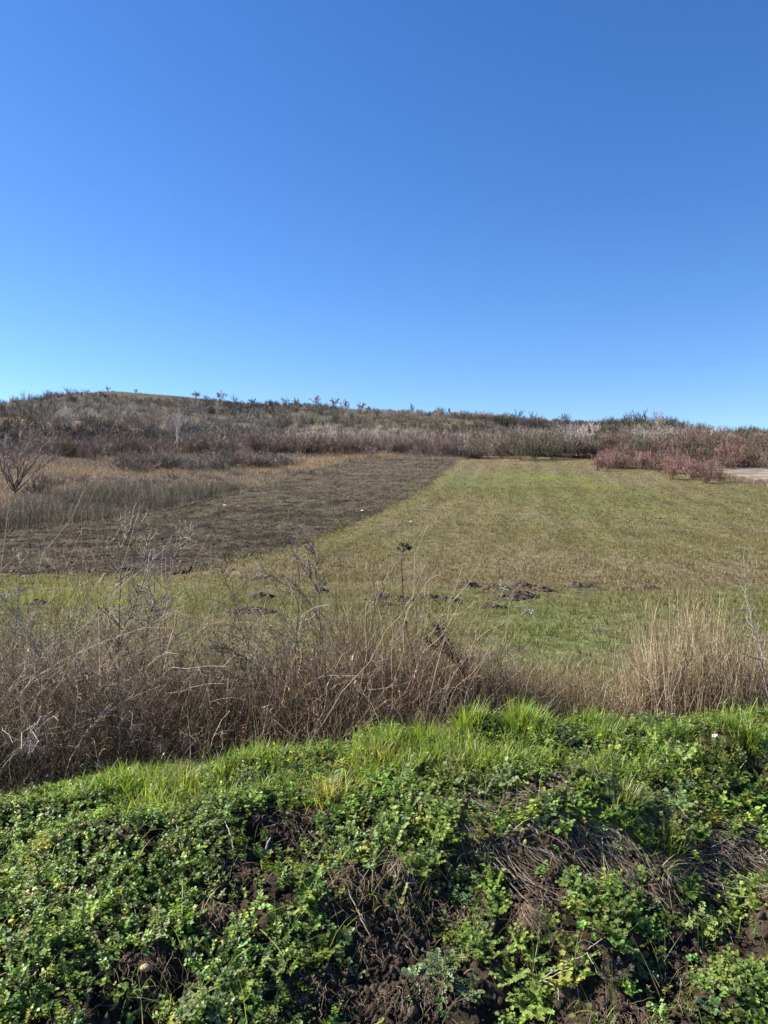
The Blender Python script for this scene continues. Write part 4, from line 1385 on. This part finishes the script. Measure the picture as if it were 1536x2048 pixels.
# trees on the skyline, left to right: (pixel, height m, kind)
ORD = "first second third fourth fifth sixth seventh eighth ninth tenth eleventh twelfth thirteenth fourteenth fifteenth sixteenth seventeenth eighteenth nineteenth twentieth twenty-first twenty-second twenty-third".split()
SKY = [(22, 2.5, 'b'), (92, 4.2, 'b'), (140, 4.5, 'b'), (172, 2.5, 'b'), (215, 2.2, 'b'), (272, 1.8, 'b'), (392, 3.2, 'r'), (412, 2.4, 'b'), (440, 4.0, 'r'), (468, 3.0, 'b'), (505, 2.6, 'e'), (570, 4.0, 'b'), (592, 3.2, 'r'),
       (631, 4.4, 'o'), (668, 4.6, 'r'), (690, 4.0, 'r'), (722, 3.6, 'r'), (736, 2.2, 'e'), (762, 2.0, 'b'), (824, 4.6, 's'), (840, 2.2, 'b'), (899, 3.4, 's'), (1012, 3.0, 'b'), (1036, 4.4, 'e'), (1066, 4.2, 'b'), (1130, 4.0, 'e'),
       (1228, 3.0, 'b'), (1302, 4.2, 'b'), (1345, 5.2, 'b'), (1368, 6.0, 'b'), (1418, 5.0, 'b'), (1452, 3.4, 'b'), (1498, 4.2, 'b'), (1522, 3.0, 'b')]
cnt = {}
NAMES = {'b': ("bare_tree", "small bare tree on the skyline", (.10, .09, .08), (.15, .13, .115), None), 'r': ("rusty_tree", "small tree with rusty dead leaves on the skyline", (.10, .08, .06), (.17, .11, .08), (.30, .13, .06)),
         'o': ("orange_tree", "small orange leaved tree on the skyline", (.12, .08, .05), (.22, .14, .08), (.42, .22, .09)), 'e': ("evergreen_bush", "dark green bush on the skyline", (.05, .05, .03), (.07, .075, .04), (.05, .075, .03)),
         's': ("thin_tree", "thin spiky tree on the skyline", (.10, .09, .08), (.14, .12, .11), None)}
for px, h, kd in SKY:
    x = (px - 768) / F_PX * 297.0
    y = 297.0
    p = np.array([x, y, float(H(np.array([x]), np.array([y]))[0])])
    nm, base, c1, c2, lc = NAMES[kd]
    k = cnt.get(kd, 0); cnt[kd] = k + 1
    tot = sum(1 for s in SKY if s[2] == kd)
    lab = base if tot == 1 else f"{base}, {ORD[k]} of its kind from the left"
    sp = {'b': 1.2, 'r': 1.1, 'o': .8, 'e': 1.3, 's': .3}[kd]
    bare_tree(p, h * .95, sp, lab, base.replace("small tree", "small trees") + " row", c1, c2, nm, nl=9, nt=9, nf=6, rad=.075, tilt0=.55, trunkh=.12, leafc=lc, fat=2.2)

# ------------------------------------------------------------------ the wild hedge in the ditch
def gz(x, y): return H(x, y)


DEAD = ((.37, .27, .165), (.24, .165, .098), (.11, .076, .048), (.56, .46, .33), (.34, .275, .21))
# mass of dead stalks and grass along the ditch
B = Bulk()
n = 14500
x = U(-5.3, 5.3, n); y = U(5.0, 7.6, n)
px = 768 + x / y * F_PX
topd = np.interp(px, [-400, 0, 250, 420, 560, 800, 900, 1000, 1080, 1200, 1260, 1900], [1.25, 1.25, 1.12, .9, 1.08, 1.08, .92, .6, .26, .18, .30, .5])
k = (np.abs(x) < .53 * y + 1.6) & (U(0, 1, n) < np.clip(topd * 1.1 - .08, .1, 1) * np.exp(-((y - 5.9) / .85) ** 2) * 1.2)
x = x[k]; y = y[k]; topd = topd[k]; n = len(x)
P = np.stack([x, y, gz(x, y) - .02], 1)
pa = paths(P, topd * (.35 + .95 * U(0, 1, n) ** 2.2) * (.6 + .7 * sstep(.3, .7, fbm(x * 1.7, y * 1.2, 111))), U(0, 6.28, n), np.abs(rng.normal(.12, .28, n)), U(-.1, 1.1, n), 8, .05)
cc = pal(n, DEAD, (2.2, 4.5, 5, 1.1, 1.2), .28)
tubes(B, pa, .0014 + .0046 * U(0, 1, n) ** 3, .0010, cc, 3)
ii = rng.integers(0, n, 9000); kk = rng.integers(1, 6, 9000)
blades(B, pa[ii, kk], U(.02, .07, 9000), U(.005, .014, 9000), U(0, 6.28, 9000), U(.3, 2.6, 9000), U(.3, 2.2, 9000), np.clip(cc[ii] * U(.8, 1.3, (9000, 1)), 0, .8), 3)
sel = U(0, 1, n) < .5
ch, idx = subtwigs(pa[sel], 4, .3, 1, .2, .8, 4, .0, .09)
tubes(B, ch, .0013, .0008, cc[sel][idx], 3)
tag(B.obj("dead_stalks", M_DRY), "thick stand of brown dead stalks in the ditch behind the bank", "dead stalks", kind='stuff')
# low matted dead grass
B = Bulk()
n = 26000
x = U(-5.2, 5.2, n); y = U(4.6, 8.2, n); px = 768 + x / y * F_PX
k = (np.abs(x) < .53 * y + 1.6) & (U(0, 1, n) < np.exp(-((y - 6.2) / 1.0) ** 2) * np.interp(px, [980, 1080, 1220, 1290], [1, .45, .45, 1])); x = x[k]; y = y[k]; px = px[k]; n = len(x)
L = U(.15, .45, n) * np.interp(px, [0, 900, 1000, 1300, 1536], [1, 1, 1.1, .9, 1])
cc = pal(n, ((.22, .165, .11), (.31, .245, .165), (.15, .11, .075), (.13, .15, .05)), (3, 2.5, 3, 1.3))
blades(B, np.stack([x, y, gz(x, y) - .02], 1), L, U(.002, .005, n), U(0, 6.28, n), np.abs(rng.normal(.3, .4, n)), U(.3, 1.6, n), cc, 4)
tag(B.obj("matted_dead_grass", M_DRY), "matted dead grass at the foot of the wild hedge", "dead grass", kind='stuff')


def stick_bush(name, p, canes, label, cat, group, cols, r0, r1, twn, twl, twang, partn=("canes", "twigs"), fine=0, up=.05):
    """canes: array of polylines in world space"""
    t = empty(name, p, label, cat, group)
    N = len(canes); cc = pal(N, cols, None, .18)
    B = Bulk(); tubes(B, canes - p, r0, r1, cc, 4); B.obj(partn[0], M_DRY, t, True)
    if twn:
        ch, idx = subtwigs(canes, twn, .2, 1, twl, twang, 4, up, .07)
        B = Bulk(); tubes(B, ch - p, np.broadcast_to(r0, (N,))[idx] * .55, r1 * .8, np.clip(cc[idx] * U(.8, 1.3, (len(idx), 1)), 0, .8), 3)
        if fine:
            c2, i2 = subtwigs(ch, fine, .2, 1, twl * .35, 1.0, 3, 0, .05)
            tubes(B, c2 - p, np.mean(r0) * .22, r1 * .35, np.clip(cc[idx][i2] * 1.1, 0, .8), 3)
        B.obj(partn[1], M_DRY, t)
    return t


def ditch(px, y):
    x = (px - 768) / F_PX * y
    return np.array([x, y, float(gz(np.array([x]), np.array([y]))[0]) - .02])


PUR = ((.29, .215, .16), (.42, .35, .29), (.17, .12, .09), (.48, .43, .38))
for px, y, n, lm, lM, label in ((-90, 5.5, 70, 1.2, 2.2, "large arching bramble tangle at the left edge"), (60, 5.4, 60, .9, 1.7, "low bramble tangle in front of the arching one at the left"), (160, 5.7, 50, .9, 1.7, "bramble between the left tangle and the tall thorny sapling"),
                            (110, 6.4, 50, 1.1, 1.9, "bramble behind the twisted grey sapling"), (330, 5.9, 44, .8, 1.5, "bramble thicket right of the tall thorny sapling"), (300, 6.6, 44, 1.0, 1.8, "tall bramble thicket behind the pale branching sapling"),
                            (470, 6.0, 44, .8, 1.6, "bramble thicket left of the dark thorn bush"), (560, 6.6, 40, 1.0, 1.8, "bramble behind the dark thorn bush"), (700, 6.4, 40, .9, 1.6, "bramble right of the forked thorn bush"), (800, 6.0, 30, .7, 1.2, "low bramble around the umbel stem"),
                            (950, 6.3, 26, .6, 1.1, "low bramble behind the dark seed stalk")):
    p = ditch(px, y)
    st = np.stack([rng.normal(0, .22, n), rng.normal(0, .12, n), 0 * U(0, 1, n)], 1) + p
    ca = paths(st, U(lm, lM, n), U(0, 6.28, n), np.abs(rng.normal(.3, .3, n)), U(.3, 1.9, n), 9, .035)
    ca[..., 2] = np.maximum(ca[..., 2], gz(ca[..., 0], ca[..., 1]) + .01)
    stick_bush("bramble", p, ca, label, "bramble", "brambles in the ditch", PUR, U(.002, .0037, n), .0012, 7, .20, .9, fine=2, up=-.03)


def spine(pts, K=12, wob=.006):
    """world polyline through (pixel, v, depth) triples"""
    w = np.array([[(a - 768) / F_PX * d, d, (1024 - b) / F_PX * d] for a, b, d in pts])
    t = np.linspace(0, len(w) - 1, K); k = np.minimum(t.astype(int), len(w) - 2); f = (t - k)[:, None]
    q = w[k] * (1 - f) + w[k + 1] * f
    return q + rng.normal(0, wob, q.shape)


def sapling(name, stems, label, cat, col, r, twn, twl, twang, fine=3, up=.05, group=None):
    ca = [spine(s) for s in stems]
    p = ca[0][0].copy()
    t = empty(name, p, label, cat, group)
    B = Bulk()
    for j, c in enumerate(ca): tubes(B, (c - p)[None], r * (1 if j == 0 else .7), r * .3, np.array(col) * U(.9, 1.1), 6)
    B.obj("stem", M_DRY, t, True)
    ch, _ = subtwigs(np.array(ca), twn, .15, .98, twl, twang, 5, up, .045)
    B = Bulk(); tubes(B, ch - p, r * .36 + .0008, r * .14 + .0007, pal(len(ch), (col, np.array(col) * 1.3, np.array(col) * .75), None, .15), 4)
    c2, _ = subtwigs(ch, fine, .15, 1, twl * .22, 1.1, 3, 0, .05)
    tubes(B, c2 - p, r * .16 + .0009, r * .08 + .0006, pal(len(c2), (col, np.array(col) * 1.25), None, .2), 3)
    B.obj("twigs", M_DRY, t)
    return t


D = 6.0
sapling("thorn_sapling", [[(252, 1510, D), (243, 1380, D), (236, 1290, D), (240, 1180, D), (242, 1110, D), (234, 1064, D)], [(236, 1290, D), (255, 1240, D - .1), (300, 1130, D - .2), (345, 1090, D - .2)], [(242, 1100, D), (252, 1075, D), (270, 1052, D)], [(284, 1330, D), (295, 1250, D), (310, 1200, D)]],
        "tall straight thorny sapling left of the middle of the hedge", "sapling", (.26, .22, .185), .0095, 26, .34, .95, 5)
sapling("thorn_sapling", [[(30, 1480, 5.8), (26, 1300, 5.8), (38, 1200, 5.8), (43, 1140, 5.8), (34, 1120, 5.8)], [(95, 1340, 5.6), (60, 1280, 5.6), (20, 1220, 5.6), (0, 1190, 5.6)], [(125, 1420, 5.6), (95, 1350, 5.6), (60, 1270, 5.6)]],
        "twisted grey thorny sapling near the left edge of the hedge", "sapling", (.30, .26, .225), .008, 20, .32, .9, 4)
sapling("thorn_sapling", [[(350, 1500, 6.2), (330, 1350, 6.2), (318, 1240, 6.2), (340, 1150, 6.2), (350, 1120, 6.2)], [(318, 1240, 6.2), (300, 1180, 6.2), (285, 1110, 6.2), (300, 1075, 6.2)], [(340, 1150, 6.2), (362, 1085, 6.1), (372, 1060, 6.1)]],
        "pale branching sapling just right of the tall thorny one", "sapling", (.33, .29, .25), .0066, 18, .3, .8, 4)
sapling("thorn_bush", [[(590, 1520, 6.2), (592, 1400, 6.2), (590, 1300, 6.2), (597, 1210, 6.2), (600, 1150, 6.2)], [(590, 1390, 6.2), (560, 1360, 6.2), (480, 1310, 6.1), (430, 1290, 6.1)], [(590, 1400, 6.2), (540, 1340, 6.3), (490, 1290, 6.3), (460, 1180, 6.3), (440, 1130, 6.3)], [(590, 1420, 6.2), (500, 1370, 6.1), (400, 1330, 6.0)]],
        "dark thorn bush with arching branches in the middle of the hedge", "thorn bush", (.13, .10, .085), .0085, 20, .36, .8, 5)
sapling("thorn_bush", [[(645, 1500, 6.5), (640, 1380, 6.5), (640, 1260, 6.5), (636, 1180, 6.5), (658, 1140, 6.5), (688, 1110, 6.5)], [(636, 1180, 6.5), (615, 1150, 6.5), (585, 1105, 6.5)], [(640, 1240, 6.5), (610, 1190, 6.5), (540, 1150, 6.4), (520, 1148, 6.4)], [(636, 1185, 6.5), (630, 1120, 6.5), (626, 1085, 6.5)]],
        "forked grey brown thorn bush right of the dark one", "thorn bush", (.22, .175, .15), .0075, 20, .30, .75, 5)
sapling("thin_sapling", [[(1014, 1450, 6.0), (1012, 1350, 6.0), (1013, 1260, 6.0), (1018, 1210, 6.0), (1028, 1186, 6.0)], [(1026, 1188, 6.0), (1003, 1165, 6.0)], [(1022, 1212, 6.0), (1050, 1216, 6.0), (1070, 1240, 5.9)]],
        "thin pale sapling in front of the molehills", "sapling", (.40, .37, .31), .0048, 12, .14, .7, 3)
sapling("leaning_sapling", [[(1545, 1410, 5.6), (1518, 1320, 5.6), (1500, 1230, 5.6), (1490, 1160, 5.6), (1488, 1090, 5.6)], [(1530, 1350, 5.6), (1515, 1290, 5.5), (1505, 1250, 5.5)]],
        "tall leaning pale sapling at the right edge", "sapling", (.30, .27, .23), .0056, 18, .20, 1.0, 3)
for i, (px, v0, v1, lx, d, c, label) in enumerate((
        (690, 1480, 1170, 20, 6.4, (.24, .17, .12), "reddish brown dead stem right of the forked thorn bush"), (740, 1470, 1190, -25, 6.3, (.26, .20, .13), "slender dead stem left of the umbel stalk"),
        (780, 1460, 1235, 12, 6.1, (.17, .125, .09), "dark dead stem beside the umbel stalk"), (455, 1490, 1150, -40, 6.2, (.30, .25, .19), "pale thin dead stem between the sapling and the thorn bush"),
        (1110, 1440, 1300, -30, 6.6, (.25, .19, .13), "short dead stem in the low grass right of the thin sapling"), (1215, 1440, 1290, -2, 6.3, (.42, .36, .22), "single upright straw stem left of the reed clump"),
        (560, 1470, 1180, 10, 6.0, (.28, .22, .16), "thin dead stem in front of the dark thorn bush"), (1245, 1430, 1265, 25, 6.0, (.36, .31, .20), "leaning straw stem at the left side of the reed clump"))):
    sapling("dead_weed", [[(px, v0, d), (px + lx * .3, (v0 * 2 + v1) / 3, d), (px + lx * .6, (v0 + 2 * v1) / 3, d), (px + lx, v1, d)]], label, "stem", c, .0035, 7, .14, .6, 2, group="single dead stems in the hedge")

# tall umbel stalk
st = spine([(850, 1470, 6.0), (845, 1390, 6.0), (833, 1340, 6.0), (812, 1260, 6.0), (806, 1180, 6.0), (804, 1130, 6.0), (806, 1103, 6.0)], 16, .003)
t = empty("umbel_stalk", st[0], "tall dark dried umbel flower head on a single thin stem", "dead plant")
B = Bulk(); tubes(B, (st - st[0])[None], .0062, .0028, np.array((.085, .062, .048)), 6); B.obj("stem", M_DRY, t, True)
top = st[-1] - st[0]
n = 16; a = U(0, 6.28, n)
rays = paths(np.tile(top, (n, 1)), U(.035, .078, n), a, U(.55, 1.3, n), U(-.45, 0, n), 5, .02)
B = Bulk(); tubes(B, rays, .0014, .0009, np.array((.06, .045, .036)), 4); B.obj("rays", M_DRY, t)
B = Bulk()
for k in range(n):
    m = 14; q = rays[k, -1] + rng.normal(0, .008, (m, 3))
    stamp(B, T_LUMP[k % 6], q, rot_to(rng.normal(0, 1, (m, 3)), U(0, 6, m)), U(.0025, .0055, m), pal(m, ((.028, .022, .020), (.05, .038, .032))))
B.obj("seed_head", M_DRY, t)
B = Bulk()
for kk in (8, 11):
    q = (st[kk] - st[0])[None] + rng.normal(0, .004, (7, 3)); stamp(B, T_LUMP[kk % 6], q, rot_to(rng.normal(0, 1, (7, 3)), U(0, 6, 7)), np.full(7, .006), np.tile((.06, .045, .035), (7, 1)))
B.obj("stem_node", M_DRY, t)

# dark leaning seed stalk
st = spine([(1000, 1480, 5.9), (965, 1412, 5.9), (932, 1352, 5.9), (905, 1312, 5.9), (884, 1282, 5.9), (870, 1250, 5.9)], 18, .004)
t = empty("seed_stalk", st[0], "thick dark brown seed stalk leaning to the left above the lush grass", "dead plant")
B = Bulk(); tubes(B, (st - st[0])[None], .006, .0035, np.array((.085, .065, .05)), 6); B.obj("stem", M_DRY, t, True)
B = Bulk()
m = 900
f = np.where(U(0, 1, m) < .72, U(.55, 1, m), U(.25, .6, m)) * 17; k = np.minimum(f.astype(int), 16); q = st[k] + (st[k + 1] - st[k]) * (f - k)[:, None] - st[0] + rng.normal(0, 1, (m, 3)) * (.009 + .018 * sstep(.5, .85, f / 17) * (1 - sstep(.85, 1, f / 17)))[:, None]
for j, tm in enumerate(T_LUMP):
    kk = np.arange(m) % 6 == j
    stamp(B, tm, q[kk], rot_to(rng.normal(0, 1, (kk.sum(), 3)), U(0, 6, kk.sum())), U(.003, .008, kk.sum()), pal(kk.sum(), ((.055, .04, .032), (.09, .066, .052), (.18, .13, .10)), (4, 3, 1)))
B.obj("seed_head", M_DRY, t)
c = spine([(905, 1312, 5.9), (880, 1296, 5.9), (858, 1284, 5.9), (850, 1276, 5.9)], 8, .006)
B = Bulk(); tubes(B, (c - st[0])[None], .004, .002, np.array((.06, .045, .04)), 5)
m = 160; f = U(.2, 1, m) * 7; k = np.minimum(f.astype(int), 6); q = c[k] + (c[k + 1] - c[k]) * (f - k)[:, None] - st[0] + rng.normal(0, .014, (m, 3))
stamp(B, T_LUMP[1], q, rot_to(rng.normal(0, 1, (m, 3)), U(0, 6, m)), U(.003, .007, m), pal(m, ((.05, .036, .03), (.16, .115, .09)), (3, 1)))
B.obj("side_branch", M_DRY, t)

# dry reed clumps on the right and brown grass hummocks
REED = ((.47, .365, .225), (.37, .275, .17), (.26, .19, .12), (.58, .48, .34), (.17, .125, .085))


def clump(name, px, y, n, rx, ry, lm, lM, cols, label, cat, lean=.12, flag=.5, w=.0035, group=None, azb=None):
    p = ditch(px, y)
    t = empty(name, p, label, cat, group)
    q = np.stack([rng.normal(0, rx, n), rng.normal(0, ry, n), 0 * U(0, 1, n)], 1) + p
    q[:, 2] = gz(q[:, 0], q[:, 1]) - .02
    fall = np.exp(-((q[:, 0] - p[0]) / (rx * 1.7)) ** 2)
    a = U(0, 6.28, n) if azb is None else rng.normal(azb, .7, n)
    pa = paths(q, U(lm, lM, n) * (.55 + .45 * fall), a, np.abs(rng.normal(0, lean, n)), U(0, .35, n), 6, .03)
    cc = pal(n, cols, None, .16)
    B = Bulk(); tubes(B, pa - p, .0012 + .0032 * U(0, 1, n) ** 2, .0009, cc, 3); B.obj("stalks", M_DRY, t)
    m = int(n * flag)
    i = rng.integers(0, n, m); k = rng.integers(1, 5, m)
    B = Bulk(); blades(B, pa[i, k] - p, U(.08, .28, m), U(.6, 1.5, m) * w, U(0, 6.28, m), U(.1, .9, m), U(.5, 2.2, m), np.clip(cc[i] * U(.85, 1.3, (m, 1)), 0, .8), 4); B.obj("blades", M_DRY, t)
    return t


clump("reed_clump", 1390, 6.1, 620, .25, .20, .45, 1.15, REED, "tall tan dry reed clump at the right of the hedge", "reeds", .11, .8)
clump("reed_clump", 1315, 5.9, 420, .16, .16, .45, .80, REED, "lower tan reed clump on the left flank of the tall one", "reeds", .2, .6)
clump("reed_clump", 1470, 5.9, 420, .18, .16, .45, .85, REED, "lower tan reed clump on the right flank of the tall one", "reeds", .2, .6)
clump("reed_clump", 1560, 6.3, 350, .25, .18, .4, .75, REED, "short dry reed clump at the right edge behind the leaning sapling", "reeds", .25, .9)
BR = ((.26, .185, .115), (.36, .275, .18), (.17, .12, .08), (.24, .20, .09))
clump("grass_hummock", 1120, 6.4, 420, .24, .16, .3, .55, BR, "brown arching dead grass hummock right of the thin sapling", "dead grass", .8, 1.3, group="dead grass hummocks", azb=-.5)
clump("grass_hummock", 1030, 6.1, 300, .16, .14, .35, .6, BR, "brown dead grass hummock at the foot of the thin sapling", "dead grass", .5, 1.2, group="dead grass hummocks")
clump("grass_hummock", 1190, 5.9, 260, .2, .14, .2, .42, BR, "low dead grass hummock left of the reed clumps", "dead grass", .7, 1.3, group="dead grass hummocks")
clump("grass_hummock", 920, 6.0, 420, .22, .16, .45, .8, BR, "dense brown stalk clump around the dark seed stalk", "dead grass", .3, .8, group="dead grass hummocks")
clump("grass_hummock", 720, 6.2, 420, .26, .16, .5, .95, BR, "dense brown stalk clump left of the umbel stem", "dead grass", .2, .6, group="dead grass hummocks")
clump("grass_hummock", 590, 5.9, 360, .24, .14, .35, .7, BR, "brown stalk clump at the foot of the dark thorn bush", "dead grass", .35, .8, group="dead grass hummocks")
clump("grass_hummock", 400, 6.0, 340, .24, .14, .3, .65, BR, "brown stalk clump between the saplings and the thorn bush", "dead grass", .4, .8, group="dead grass hummocks")

# ------------------------------------------------------------------ scraps of litter out on the fields
for px, v, r, label in ((725, 1025, .13, "white scrap of litter on the border of the ploughed strip"), (450, 1014, .12, "pale greenish white scrap of litter on the ploughed strip"), (822, 1047, .08, "small white scrap of litter on the green field")):
    p = hit(px, v)
    V, Q = noisy_ball(r, r * .7, r * .45, .45, int(px), 20, 12, 3.0)
    o = Bulk().add(V, None, Q).obj("litter_scrap", M_PLA); o.location = p + np.array([0, 0, .12])
    tag(o, label, "litter", "litter scraps on the fields")
